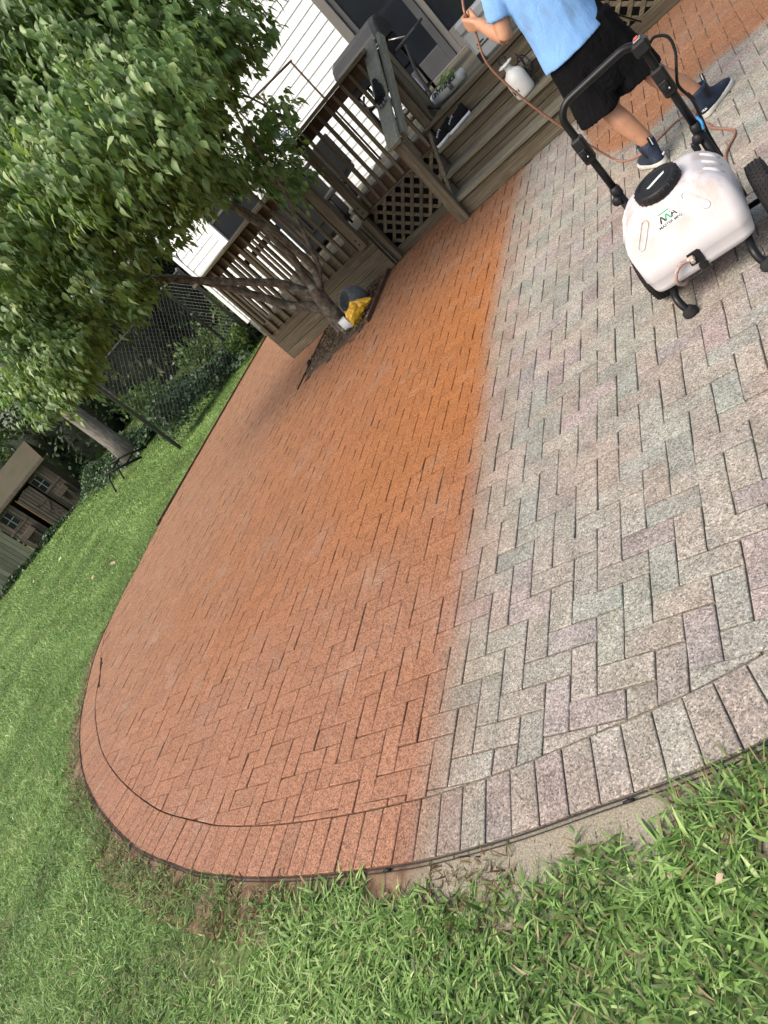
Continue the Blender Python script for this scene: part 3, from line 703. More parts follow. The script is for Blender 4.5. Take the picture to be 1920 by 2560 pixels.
def crown(lobes, per_area, L0, seed, lim=None):
    r_ = np.random.default_rng(seed); P = []; D = []; N = []; Ls = []; T = []
    for x, y, z, r in lobes:
        nc = int(per_area * r ** 2.2) + 9; c = np.array([x, y, z])
        d = nrm(r_.normal(size=(nc, 3))); rad = r * (r_.random(nc) ** 0.45) * np.where(r_.random(nc) < 0.08, 1.18, 1.0)
        cp = c + d * rad[:, None] * [1, 1, 0.8]
        for i in range(nc):
            k = r_.integers(5, 9); out = nrm(np.array([d[i, 0], d[i, 1], 0.12]) + r_.normal(size=3) * 0.35)
            hue = r_.normal(0.5, 0.17)
            for j in range(k):
                an = r_.uniform(0, 6.28); side = np.array([math.cos(an), math.sin(an), 0])
                P.append(cp[i] + out * 0.03 * j + side * 0.02 + r_.normal(size=3) * 0.012)
                D.append(out * 0.45 + side * 0.42 + [0, 0, -0.95 + r_.normal() * 0.3]); N.append(np.array([0, 0, 0.75]) + out * 1.1 + r_.normal(size=3) * 0.32)
                Ls.append(L0 * r_.choice([0.45, 0.7, 0.9, 1.05, 1.3]) * r_.uniform(0.85, 1.1)); T.append(hue + r_.normal() * 0.12)
    P = np.array(P); n = len(P); L = np.array(Ls)
    V, Q, k = strips(P, np.array(D), np.array(N), L, L * r_.uniform(0.38, 0.54, n), [0.05, 0.82, 1.0, 0.62, 0.20, 0.01], 3, r_.uniform(0.05, 0.5, n), 0.42, 0.06)
    return V, Q, np.repeat(np.clip(np.array(T), 0, 1), k)
DOGLEAF = leaf_mat('dogwood_leaf', (0.060, 0.115, 0.038), (0.165, 0.265, 0.092), (0.35, 0.43, 0.18), 0.34, 0.38)
V, Q, T = crown(LOBES, 1250, 0.092, 3)
np_mesh('crown', V, Q, DOGLEAF, T, dog)

# ------------------------------------------------------------------ chain link fence
FEN = simple('black_vinyl_wire', (0.05, 0.052, 0.055), (0.07, 0.072, 0.075), 12, 0.45)
fence = thing('chain_link_fence', (-7.8, 7.8, 0), 'tall black chain link fence between the lawn and the woods', 'fence')
A0, A1, A2 = Vector((-8.06, 6.68, 0)), Vector((-7.47, 8.99, 0)), Vector((-6.86, 8.94, 0))
for q, r in ((A0, 0.035), (A1, 0.032), (A2, 0.035)):
    mb = MB(); mb.lathe((q.x, q.y, -0.05), [(r, 0), (r, 1.88), (r * 1.15, 1.885), (r * 1.1, 1.92), (r * 0.4, 1.95)], 12); mb.build('fence_post', FEN, fence)
for a, b in ((A0, A1), (A1, A2)):
    mb = MB(); mb.tube([a + Vector((0, 0, 1.85)), b + Vector((0, 0, 1.85))], 0.021, 10); mb.build('top_rail', FEN, fence)
    mb = MB(); d = (b - a); L = d.length; d.normalize(); H = 1.84; s = 0.098; nrmv = Vector((-d.y, d.x, 0))
    for sg in (1, -1):
        k = -int(H / s) - 1
        while k * s < L:
            u0 = k * s; k += 1
            ua, ub = max(u0, 0), min(u0 + H, L)
            if ub - ua < 0.03: continue
            za, zb = (ua - u0), (ub - u0)
            if sg < 0: za, zb = H - za, H - zb
            mb.tube([a + d * ua + nrmv * 0.003 * sg + Vector((0, 0, 0.02 + za)), a + d * ub + nrmv * 0.003 * sg + Vector((0, 0, 0.02 + zb))], 0.0038, 4, smooth=False)
    mb.build('wire_mesh', FEN, fence)
mb = MB(); mb.tube([A1 + Vector((0, 0, 1.16)), A1 + Vector((0, 0, 1.22))], 0.042, 12); mb.build('clamp', FEN, fence)

# ------------------------------------------------------------------ woods behind
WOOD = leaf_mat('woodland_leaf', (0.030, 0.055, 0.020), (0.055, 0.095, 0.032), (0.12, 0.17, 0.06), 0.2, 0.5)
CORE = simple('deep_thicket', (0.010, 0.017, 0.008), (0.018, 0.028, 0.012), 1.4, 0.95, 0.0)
def blob(mb, c, r, seg=20, rg=12, amp=0.25, sd=0):
    vs = []; fs = []
    for j in range(rg + 1):
        th = math.pi * j / rg
        for i in range(seg):
            ph = 2 * math.pi * i / seg; d = Vector((math.sin(th) * math.cos(ph), math.sin(th) * math.sin(ph), math.cos(th)))
            k = 1 + amp * mnoise.fractal(d * 2.2 + Vector((sd, sd * 2, 0)), 1.0, 2.0, 3)
            vs.append((c[0] + d.x * r[0] * k, c[1] + d.y * r[1] * k, c[2] + d.z * r[2] * k))
    for j in range(rg):
        for i in range(seg): fs.append((j * seg + i, (j + 1) * seg + i, (j + 1) * seg + (i + 1) % seg, j * seg + (i + 1) % seg))
    mb.add(vs, fs, smooth=True)
BL = []
r2 = np.random.default_rng(21)
for k in range(17):      # undergrowth wall well behind the fence and the shed
    t = k / 16; x = -31 + 26 * t; y = 15.5 + 6.5 * t + r2.uniform(-1.0, 1.0)
    BL.append(((x, y, r2.uniform(0.8, 1.5)), (2.1, 1.6, r2.uniform(1.7, 2.6))))
for k in range(9): BL.append(((-33 + r2.uniform(-2, 2), 5 + k * 1.6 - 6, 2.0), (2.0, 2.0, 2.6)))
CAN = []
for k in range(26):      # the high canopy that shades them
    x = r2.uniform(-32, -8.5); y = 12.2 + (x + 32) * 0.10 + r2.uniform(0, 8.0)
    CAN.append(((x, y, r2.uniform(5.6, 8.5)), (2.6, 2.3, 1.3)))
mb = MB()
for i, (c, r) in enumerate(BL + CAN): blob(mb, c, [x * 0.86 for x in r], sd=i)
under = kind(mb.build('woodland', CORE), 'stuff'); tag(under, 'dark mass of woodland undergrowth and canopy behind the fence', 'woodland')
def scatter(blobs, n, L0, L1, down=-0.25, seed=1, low=-0.8):
    r_ = np.random.default_rng(seed); P = []; D = []; N = []
    ar = np.array([r[0] * r[2] for c, r in blobs]); pick = r_.choice(len(blobs), n, p=ar / ar.sum())
    d = nrm(r_.normal(size=(n, 3))); d[:, 2] = np.where(d[:, 2] < low, -d[:, 2], d[:, 2])
    C = np.array([c for c, r in blobs])[pick]; RR = np.array([r for c, r in blobs])[pick]
    P = C + d * RR * r_.uniform(0.82, 1.12, (n, 1)); P[:, 2] = np.maximum(P[:, 2], 0.02)
    D = d + r_.normal(size=(n, 3)) * 0.7 + [0, 0, down]; N = d * 0.8 + [0, 0, 0.6] + r_.normal(size=(n, 3)) * 0.5
    L = r_.uniform(L0, L1, n)
    return strips(P, D, N, L, L * r_.uniform(.45, .7, n), [0.3, 1, 0.85, 0.1], 2, r_.uniform(0, .4, n)) + (np.clip(r_.normal(0.42, 0.2, n), 0, 1),)
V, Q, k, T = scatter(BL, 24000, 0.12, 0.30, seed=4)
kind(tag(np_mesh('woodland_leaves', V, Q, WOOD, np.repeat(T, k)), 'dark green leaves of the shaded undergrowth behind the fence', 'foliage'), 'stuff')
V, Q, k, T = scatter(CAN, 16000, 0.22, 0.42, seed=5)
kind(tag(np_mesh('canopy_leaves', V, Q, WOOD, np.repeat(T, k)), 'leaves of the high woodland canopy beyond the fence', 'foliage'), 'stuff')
TBARK = NT('shade_tree_bark'); p = TBARK.pos(); f = TBARK.noise(TBARK.mapv(p, (9, 9, 1.2)), 3.4, 6, 0.7)
TBARK.bump(f, 1.0, 0.03); TBARK = TBARK.fin(TBARK.ramp(f, [(0.3, (0.07, 0.06, 0.05)), (0.5, (0.18, 0.16, 0.14)), (0.7, (0.31, 0.285, 0.25))]), 0.9, 0.2)
def tree(name, x, y, r, h, label, lean=(0, 0), grp=None, cr=None):
    t = thing(name, (x, y, 0), label, 'tree', grp); mb = MB()
    pts = [(x + lean[0] * z, y + lean[1] * z, z) for z in np.linspace(-0.1, h, 9)]
    mb.tube(pts, [r * (1.45 if i == 0 else 1.0) * (1 - 0.05 * i) for i in range(9)], 16)
    for k in range(5):
        a = k * 1.3; p0 = Vector(pts[-2 - k % 3]); mb.tube([p0, p0 + Vector((math.cos(a) * 0.8, math.sin(a) * 0.8, 0.9)), p0 + Vector((math.cos(a) * 2.0, math.sin(a) * 2.0, 1.5))], [r * .4, r * .28, r * .12], 8)
    mb.build('trunk', TBARK, t)
    bl = [((x + lean[0] * h + random.uniform(-1.6, 1.6), y + lean[1] * h + random.uniform(-1.3, 1.6), h + random.uniform(0, 1.6)), (1.5, 1.5, 1.0)) for _ in range(5)]
    V, Q, k, T = scatter(bl, cr or 2600, 0.18, 0.34, seed=int(abs(x * 7)))
    np_mesh('crown', V, Q, WOOD, np.repeat(T, k), t)
tree('shade_tree', -13.0, 9.75, 0.235, 6.2, 'thick straight grey brown tree trunk rising from ivy beside the shed lawn', (0.0, 0.0))
for x, y, r, lean, lb in ((-16.8, 14.2, 0.09, (0.02, 0.0), 'thin dark tree trunk in the woods right of the shed'), (-19.5, 15.0, 0.12, (-0.04, 0.02), 'slim tree trunk in the woods directly behind the shed'), (-24.5, 14.2, 0.10, (0.06, 0), 'slender leaning trunk in the woods left of the shed')):
    tree('woodland_tree', x, y, r, 5.6, lb, lean, 'slender trees in the woods', 900)
# ivy ground cover and shrubs
IVY = leaf_mat('ivy_leaf', (0.026, 0.055, 0.026), (0.05, 0.095, 0.042), (0.11, 0.17, 0.09), 0.15, 0.4)
def cover(path, wdt, n, h, seed, L=(0.05, 0.10)):
    r_ = np.random.default_rng(seed); pth = np.array(path, float); seg = r_.integers(0, len(pth) - 1, n); t = r_.random(n)[:, None]
    base = pth[seg] * (1 - t) + pth[seg + 1] * t; dv = nrm(pth[seg + 1] - pth[seg]); nv = np.c_[-dv[:, 1], dv[:, 0]]
    off = r_.normal(0, 0.42, n)[:, None] * wdt; xy = base[:, :2] + nv * off
    z = h * np.exp(-(off[:, 0] / wdt) ** 2 * 1.6) * r_.uniform(0.35, 1.0, n) * (0.75 + 0.5 * np.sin(xy[:, 0] * 2.1) * np.cos(xy[:, 1] * 1.7))
    P = np.c_[xy, np.maximum(z, 0.01)]; D = np.c_[r_.normal(size=(n, 2)), r_.normal(-0.3, 0.4, n)]; N = np.c_[r_.normal(0, .45, (n, 2)), np.ones(n)]
    Ls = r_.uniform(L[0], L[1], n); V, Q, k = strips(P, D, N, Ls, Ls * 0.85, [0.4, 1.0, 0.75, 0.1], 2, 0.15)
    return V, Q, np.repeat(np.clip(r_.normal(0.5, 0.2, n), 0, 1), k)
V, Q, T = cover([(-7.0, 9.6), (-8.4, 9.5), (-9.4, 10.2), (-10.5, 10.6), (-11.6, 10.6)], 1.25, 15000, 0.42, 11)
kind(tag(np_mesh('ivy', V, Q, IVY, T), 'green ivy covering the ground behind the chain link fence', 'ground cover'), 'stuff')
V, Q, T = cover([(-12.0, 10.4), (-13.6, 10.6), (-15.4, 10.9), (-17.2, 11.7), (-18.8, 12.6)], 0.95, 12000, 0.55, 12)
kind(tag(np_mesh('ivy', V, Q, IVY, T), 'blue green ivy bank between the thick trunk and the shed', 'ground cover'), 'stuff')
V, Q, T = cover([(-18.9, 11.2), (-20.2, 10.4), (-21.2, 9.4), (-22.8, 8.6), (-25, 7.4)], 0.35, 5000, 0.22, 13, (0.05, 0.1))
kind(tag(np_mesh('weeds', V, Q, IVY, T), 'low dark weeds along the foot of the shed and board fence', 'ground cover'), 'stuff')
CAN2 = [((-27 + k * 1.9 + r2.uniform(-.6, .6), 22.5 + r2.uniform(-1, 1.5) - 0.25 * k, r2.uniform(3.0, 4.6)), (1.7, 1.5, 2.6)) for k in range(8)] + [((-36 + k * 2.4, 21 + r2.uniform(-1, 1), r2.uniform(2.4, 4.0)), (1.8, 1.6, 2.6)) for k in range(5)]
V, Q, k, T = scatter(CAN2, 9000, 0.2, 0.42, seed=8)
kind(tag(np_mesh('far_foliage', V, Q, WOOD, np.repeat(T, k)), 'loose far foliage with bright sky gaps behind the shed', 'foliage'), 'stuff')
V, Q, T = cover([(-8.25, 6.9), (-8.0, 7.7), (-7.75, 8.9), (-7.0, 9.4)], 0.35, 2600, 0.75, 14, (0.05, 0.09))
kind(tag(np_mesh('fence_vines', V, Q, IVY, T), 'green vines and weeds along the foot of the chain link fence', 'ground cover'), 'stuff')
SHR = leaf_mat('shrub_leaf', (0.05, 0.09, 0.022), (0.085, 0.145, 0.038), (0.16, 0.22, 0.07), 0.3, 0.45)
def shrub(x, y, rx, h, n, label, L=(0.07, 0.14), ratio=None, mat=SHR, seed=1):
    t = thing('shrub', (x, y, 0), label, 'shrub', 'shrubs by the fence'); r_ = np.random.default_rng(seed); mb = MB(); P = []
    for k in range(9):
        a = r_.uniform(0, 6.28); tip = Vector((x + math.cos(a) * rx * r_.uniform(.3, 1), y + math.sin(a) * rx * r_.uniform(.3, 1), h * r_.uniform(.6, 1)))
        m = Vector((x, y, 0)).lerp(tip, 0.5) + Vector((0, 0, .12)); sp = spline([Vector((x, y, 0)), m, tip], 6); mb.tube(sp, [0.008 - 0.0004 * i for i in range(len(sp))], 5)
        for _ in range(n // 9): P.append(np.array(sp[r_.integers(3, len(sp))]) + r_.normal(size=3) * 0.11 * rx * 2)
    mb.build('stems', BARK, t); P = np.array(P); P[:, 2] = np.maximum(P[:, 2], 0.03); n = len(P)
    D = r_.normal(size=(n, 3)) + [0, 0, -0.4]; N = r_.normal(size=(n, 3)) * .5 + [0, 0, 1]; Ls = r_.uniform(L[0], L[1], n)
    V, Q, k = strips(P, D, N, Ls, Ls * 0.42, [0.2, 1, 0.8, 0.05], 2, 0.25)
    np_mesh('foliage', V, Q, mat, np.repeat(np.clip(r_.normal(.5, .2, n), 0, 1), k), t)
shrub(-10.6, 9.35, 0.55, 1.15, 1300, 'light green bushy shrub left of the fence post near the big trunk', seed=31)
shrub(-9.3, 10.3, 0.6, 0.9, 1100, 'mid green shrub seen through the middle of the chain link fence', seed=32)
shrub(-7.35, 9.75, 0.45, 1.25, 1100, 'tall leafy shrub behind the fence beside the house corner', seed=33)
shrub(-7.05, 8.75, 0.28, 0.5, 700, 'small weedy shrub at the foot of the house corner post', (0.04, 0.09), seed=34)

# ------------------------------------------------------------------ play shed and board fence
SD = Vector((-0.645, -0.764, 0)); SN = Vector((-0.764, 0.645, 0)); SA = Vector((-19.06, 11.97, 0))     # along the front, into the depth, right front corner
SM = Matrix((SD, SN, Vector((0, 0, 1)))).transposed()
def sput(mb, u0, u1, w0, w1, z0, z1, ch=0.004, tint=None, tilt=None):
    n0 = len(mb.v); mb.box((u0, w0, z0), (u1, w1, z1), ch, tint)
    c = Vector(((u0 + u1) / 2, (w0 + w1) / 2, (z0 + z1) / 2))
    for i in range(n0, len(mb.v)):
        v = Vector(mb.v[i])
        if tilt: v = c + tilt @ (v - c)
        mb.v[i] = tuple(SA + SM @ v)
    return mb
shed = thing('play_shed', tuple(SA), 'small weathered wooden play shed with open door and mossy roof', 'shed')
mb = MB()
for u0, u1, z0, z1 in ((-0.05, 0.30, 0, 1.62), (0.30, 0.60, 0, 0.95), (0.30, 0.60, 1.48, 1.62), (1.53, 1.76, 0, 1.62), (1.76, 2.14, 0, 0.97), (1.76, 2.14, 1.5, 1.62), (2.14, 2.34, 0, 1.62), (0.6, 0.66, 0, 1.62), (0.6, 1.53, 1.56, 1.64)):
    u = u0
    while u < u1 - 0.01:
        e = min(u + 0.105, u1); sput(mb, u, e - 0.006, 0, 0.03, z0, z1, 0.004); u = e
mb.build('front_wall', SHEDW, shed)
mb = MB(); sput(mb, -0.05, -0.02, 0.031, 1.7, 0, 1.62); sput(mb, 2.31, 2.34, 0.031, 1.7, 0, 1.62); sput(mb, -0.05, 2.34, 1.7, 1.73, 0, 1.62); mb.build('side_wall', SHEDW, shed)
mb = MB(); sput(mb, -0.01, 2.30, 0.5, 0.52, 0.0, 1.6); mb.build('dark_interior', simple('shed_dark', (0.008, 0.007, 0.006), None, 3, 1.0), shed)
ROOF = simple('mossy_shingle', (0.075, 0.06, 0.04), (0.05, 0.055, 0.025), 2.6, 0.95, 0.5, 30)
mb = MB()
for w0, z0, w1, z1 in ((-0.22, 1.66, 0.86, 2.36), (1.94, 1.66, 0.86, 2.36)):
    q = [Vector((u, w_, z_)) for u, w_, z_ in ((-0.28, w0, z0), (2.55, w0, z0), (2.55, w1, z1), (-0.28, w1, z1))]
    q = q + [v + Vector((0, 0, 0.05)) for v in q]; mb.add([tuple(SA + SM @ v) for v in q], [(3, 2, 1, 0), (4, 5, 6, 7), (0, 1, 5, 4), (1, 2, 6, 5), (2, 3, 7, 6), (3, 0, 4, 7)])
mb.build('roof', ROOF, shed)
mb = MB(); sput(mb, -0.28, 2.55, -0.255, -0.225, 1.60, 1.70); mb.build('fascia', SHEDW, shed)
mb = MB()
tl = Matrix.Rotation(R(14), 3, 'Z')
for k in range(6): sput(mb, 0.70 + 0.103 * k, 0.70 + 0.103 * k + 0.098, -0.10 + 0.024 * (5 - k) * 0 - 0.02 * k, -0.075 - 0.02 * k, 0.05, 1.5 - 0.02 * abs(k - 2), 0.003)
dr = mb.build('door', SHEDW, shed)
mb = MB(); sput(mb, 0.70, 1.31, -0.16, -0.135, 0.80, 0.90, 0.004, 0.1); sput(mb, 0.70, 1.31, -0.16, -0.135, 0.08, 0.16, 0.004, 0.1)
for sg in (1, -1): sput(mb, 0.60, 1.42, -0.165, -0.145, 0.45, 0.52, 0.003, 0.1, Matrix.Rotation(R(46) * sg, 3, 'Y'))
mb.build('door_brace', SHEDW, dr)
mb = MB(); sput(mb, 1.31, 1.335, -0.19, -0.07, 0.05, 1.5, 0.003, 0.95); mb.build('door_edge', simple('raw_yellow_wood', (0.36, 0.22, 0.09), (0.28, 0.16, 0.06), 6, 0.8), dr)
MUNT = simple('grey_painted_trim', (0.40, 0.40, 0.38), (0.28, 0.28, 0.26), 20, 0.7)
for u0, u1, z0, z1 in ((0.30, 0.60, 0.97, 1.46), (1.78, 2.12, 0.99, 1.48)):
    mb = MB(); sput(mb, u0 - .03, u0, -0.02, 0.02, z0, z1); sput(mb, u1, u1 + .03, -0.02, 0.02, z0, z1); sput(mb, u0 - .03, u1 + .03, -0.022, 0.02, z1, z1 + .03); sput(mb, u0 - .03, u1 + .03, -0.03, 0.02, z0 - .04, z0); wf = mb.build('window', SHEDW, shed)
    mb = MB(); sput(mb, u0, u1, 0.012, 0.016, z0, z1, 0); mb.build('pane', GLASS, wf)
    mb = MB(); c = (u0 + u1) / 2; h = (z0 + z1) / 2; sput(mb, c - .012, c + .012, 0.0, 0.010, z0, z1, 0.002); sput(mb, u0, u1, 0.001, 0.011, h - .012, h + .012, 0.002); mb.build('muntin', MUNT, wf)
for u0, u1 in ((0.05, 0.46), (1.70, 2.22)):
    mb = MB(); sput(mb, u0, u1, -0.22, -0.03, 0.50, 0.70, 0.006); sput(mb, u0 + .04, u0 + .10, -0.19, -0.03, 0.24, 0.50, 0.006, tilt=Matrix.Rotation(R(20), 3, 'X')); sput(mb, u1 - .10, u1 - .04, -0.19, -0.03, 0.24, 0.50, 0.006, tilt=Matrix.Rotation(R(20), 3, 'X')); mb.build('flower_box', SHEDW, shed)
for a_, b_ in ((-0.06, 0.62), (1.6, 2.36)): mb = MB(); sput(mb, a_, b_, -0.035, -0.002, 0.88, 0.94); mb.build('trim_rail', SHEDW, shed)
bf = thing('board_fence', tuple(SA + SM @ Vector((2.4, 0.1, 0))), 'pale greenish vertical board fence joining the left side of the shed', 'fence')
mb = MB(); u = 2.40
while u < 6.5: sput(mb, u, u + 0.135, 0.06, 0.085, -0.02, 1.30 + 0.012 * math.sin(u * 9), 0.005); u += 0.142
mb.build('boards', FENW, bf)
mb = MB()
for z in (0.25, 1.0): sput(mb, 2.40, 6.5, 0.087, 0.125, z, z + 0.08)
mb.build('rails', FENW, bf)
# old bent metal chair frame in front of the trunk
mb = MB(); mb.tube([(-12.18, 8.2, 0.43), (-11.95, 8.53, 0.24), (-11.71, 8.87, 0.03)], 0.028, 8); mb.tube(spline([(-12.13, 8.27, 0.37), (-12.19, 8.19, 0.29), (-12.21, 8.15, 0.2), (-12.28, 8.06, -0.01)], 5), 0.022, 8)
mb.tube([(-12.35, 8.75, 0.43), (-12.1, 9.05, 0.26), (-11.9, 9.35, 0.03)], 0.025, 8); mb.tube([(-12.1, 8.33, 0.36), (-12.25, 8.85, 0.36)], 0.02, 8); mb.tube([(-11.93, 8.56, 0.20), (-12.05, 9.1, 0.2)], 0.02, 8); mb.tube(spline([(-12.3, 8.8, 0.37), (-12.4, 8.7, 0.2), (-12.45, 8.62, -0.01)], 5), 0.022, 8)
tag(mb.build('metal_frame', BLK), 'bent black tubular metal frame leaning at the foot of the big trunk', 'metal frame')

# ------------------------------------------------------------------ things on and around the deck
GRILLM = simple('grill_grey_enamel', (0.030, 0.032, 0.036), (0.024, 0.026, 0.029), 3, 0.5, spec=0.25)
gr = thing('gas_grill', (-1.5, 7.7, UP), 'dark grey hooded gas grill on the upper deck behind the railing', 'grill')
mb = MB(); ring = []
prof = [(7.42, 1.60), (7.41, 1.68), (7.44, 1.74), (7.53, 1.82), (7.64, 1.865), (7.78, 1.865), (7.90, 1.82), (7.97, 1.74), (7.98, 1.60)]
xs = [-1.93, -1.915, -1.86, -1.24, -1.185, -1.17]; ins = [0.80, 0.93, 1, 1, 0.93, 0.80]
for x, k in zip(xs, ins): ring.append([(x, 7.69 + (y - 7.69) * k, 1.60 + (z - 1.60) * k) for y, z in prof])
mb.loft(ring, smooth=False); mb.build('hood', GRILLM, gr)
mb = MB(); mb.box((-1.90, 7.43, 1.40), (-1.20, 7.96, 1.598), 0.02); mb.build('firebox', BLK, gr)
for a_ in (-1.32, -1.90): mb = MB(); mb.box((a_, 7.365, 1.565), (a_ + .14, 7.405, 1.60), 0.006); mb.build('hood_bracket', STEEL, gr)
mb = MB(); mb.tube([(-1.84, 7.37, 1.63), (-1.25, 7.37, 1.63)], 0.012, 10); mb.build('hood_handle', STEEL, gr)
mb = MB(); mb.box((-1.18, 7.45, 1.415), (-0.86, 7.92, 1.445), 0.008); mb.build('side_shelf', GRILLM, gr)
mb = MB(); mb.tube([(-1.16, 7.47, 1.56), (-1.0, 7.46, 1.455)], 0.010, 8); mb.build('shelf_strut', STEEL, gr)
mb = MB()
for x in (-1.86, -1.24):
    for y in (7.47, 7.92): mb.tube([(x, y, UP + 0.02), (x, y, 1.42)], 0.02, 8)
for y in (7.47, 7.92): mb.tube([(-1.86, y, 1.22), (-1.24, y, 1.22)], 0.018, 8); mb.tube([(-1.86, y, UP + .12), (-1.24, y, UP + .12)], 0.018, 8)
mb.box((-1.88, 7.45, UP + 0.10), (-1.22, 7.94, UP + 0.125), 0.004); mb.build('cart_frame', BLKM, gr)
mb = MB(); mb.tube(spline([(-1.78, 7.44, 1.38), (-1.84, 7.38, 1.30), (-1.70, 7.34, 1.22), (-1.48, 7.36, 1.26), (-1.36, 7.36, 1.10), (-1.33, 7.38, 0.95)], 8), 0.015, 8); mb.tube(spline([(-1.62, 7.42, 1.40), (-1.50, 7.32, 1.32), (-1.33, 7.32, 1.18), (-1.30, 7.36, 1.02)], 8), 0.013, 8); mb.build('gas_hose', BLK, gr)
mb = MB(); mb.lathe((-1.40, 7.60, UP + 0.005), [(0.10, 0), (0.10, 0.03), (0.145, 0.05), (0.152, 0.12), (0.152, 0.27), (0.14, 0.33), (0.09, 0.38), (0.07, 0.385), (0.07, 0.44), (0.085, 0.445), (0.085, 0.46)], 24)
tank_ = tag(mb.build('propane_tank', simple('off_white_paint', (0.62, 0.64, 0.65), (0.55, 0.57, 0.58), 4, 0.4)), 'white propane tank with blue label under the grill', 'gas tank')
mb = MB(); seg = 10
a0, a1 = -2.2, -0.6; rr = 0.1535
mb.add([(-1.40 + rr * math.cos(a0 + (a1 - a0) * i / seg), 7.60 + rr * math.sin(a0 + (a1 - a0) * i / seg), z) for z in (UP + .12, UP + .275) for i in range(seg + 1)], [(i, i + 1, seg + 2 + i, seg + 1 + i) for i in range(seg)], smooth=True)
mb.build('label', simple('blue_label', (0.03, 0.13, 0.24), (0.07, 0.2, 0.3), 18, 0.4), tank_)
# dark cabinet on the lower deck
cab = thing('storage_cabinet', (-3.17, 7.05, LOW), 'dark grey storage cabinet on the lower deck behind the tree', 'cabinet')
CABM = simple('slate_plastic', (0.014, 0.018, 0.023), (0.010, 0.013, 0.018), 2, 0.45)
mb = MB(); mb.box((-3.50, 6.80, LOW + 0.05), (-2.84, 7.30, 1.34), 0.02); mb.build('body', CABM, cab)
mb = MB(); mb.box((-3.53, 6.77, 1.342), (-2.81, 7.33, 1.40), 0.015); mb.build('lid', CABM, cab)
mb = MB()
for x in (-2.99, -2.93): mb.box((x, 6.793, 1.24), (x + 0.02, 6.801, 1.30), 0.003)
mb.build('vent_slot', VOID, cab)
mb = MB(); mb.box((-3.46, 6.785, LOW + 0.22), (-2.88, 6.801, LOW + 0.24), 0.003); mb.box((-3.17 - .006, 6.786, LOW + .26), (-3.17 + .006, 6.8, 1.22), 0.002); mb.build('door_seam', VOID, cab)
mb = MB()
for x in (-3.42, -2.92): mb.box((x - .04, 6.84, LOW + .002), (x + .04, 7.26, LOW + 0.049), 0.005)
mb.build('foot', BLK, cab)
# wicker chair back between posts
WICK = simple('dark_wicker', (0.035, 0.033, 0.03), (0.09, 0.085, 0.078), 60, 0.7, 0.8, 120)
ch = thing('wicker_chair', (-2.75, 7.0, LOW), 'dark woven wicker chair standing on the lower deck beside the railing', 'chair')
mb = MB(); mb.box((-2.62, 6.55, LOW + .38), (-2.27, 7.05, LOW + .44), 0.015); mb.build('seat', WICK, ch)
mb = MB(); mb.box((-2.31, 6.55, LOW + .44), (-2.26, 7.05, LOW + 0.88), 0.02); mb.build('backrest', WICK, ch)
for x in (-2.59, -2.30):
    for y in (6.58, 7.02): mb = MB(); mb.tube([(x, y, LOW), (x, y, LOW + .38)], 0.016, 8); mb.build('leg', BLKM, ch)
# rusty hanger frame above the rail
RUSTY = simple('rusty_rod', (0.085, 0.05, 0.035), (0.05, 0.032, 0.026), 22, 0.8, 0.3, 120)
mb = MB(); mb.tube([(-2.05, 7.2, UP + 0.005), (-2.05, 7.2, 2.235)], 0.013, 8); mb.tube([(-2.62, 7.2, LOW + .005), (-2.62, 7.2, 2.31)], 0.012, 8); mb.tube([(-2.03, 7.2, 2.222), (-2.62, 7.2, 2.305), (-2.95, 7.2, 2.35)], 0.013, 8); mb.tube([(-2.95, 7.2, 2.35), (-2.95, 7.2, LOW + .005)], 0.012, 8)
tag(mb.build('plant_hanger', RUSTY), 'rusty square rod plant hanger frame standing above the deck railing', 'plant hanger')
BLUE = simple('blue_twine', (0.015, 0.14, 0.34), (0.02, 0.20, 0.42), 30, 0.5)
mb = MB(); r3 = random.Random(5)
for _ in range(14):
    c = Vector((-2.35 + r3.uniform(-.06, .16), 6.18 + r3.uniform(-.03, .03), 1.70 + r3.uniform(-0.02, 0.09))); mb.tube(spline([c, c + Vector((r3.uniform(-.07, .07), r3.uniform(-.03, .03), r3.uniform(-.06, .06))), c + Vector((r3.uniform(-.09, .09), r3.uniform(-.03, .03), r3.uniform(-.05, .07))), c + Vector((r3.uniform(-.1, .1), 0, r3.uniform(-.05, .05)))], 5), 0.006, 5)
mb.tube(spline([(-2.42, 6.2, 1.706), (-2.35, 6.18, 1.72), (-2.25, 6.17, 1.71)], 4), 0.012, 6)
tag(mb.build('twine_bundle', BLUE), 'tangled bundle of bright blue twine lying on the deck rail by the tree', 'twine')
# green ball-like gourd on the lower deck
mb = MB(); mb.lathe((-3.80, 5.97, LOW), [(0.02, 0.0), (0.05, 0.012), (0.068, 0.05), (0.065, 0.09), (0.045, 0.13), (0.016, 0.15), (0.006, 0.165)], 18)
tag(mb.build('green_gourd', simple('green_rind', (0.16, 0.30, 0.05), (0.10, 0.22, 0.035), 9, 0.4)), 'green oval gourd sitting behind the lower deck balusters', 'gourd')
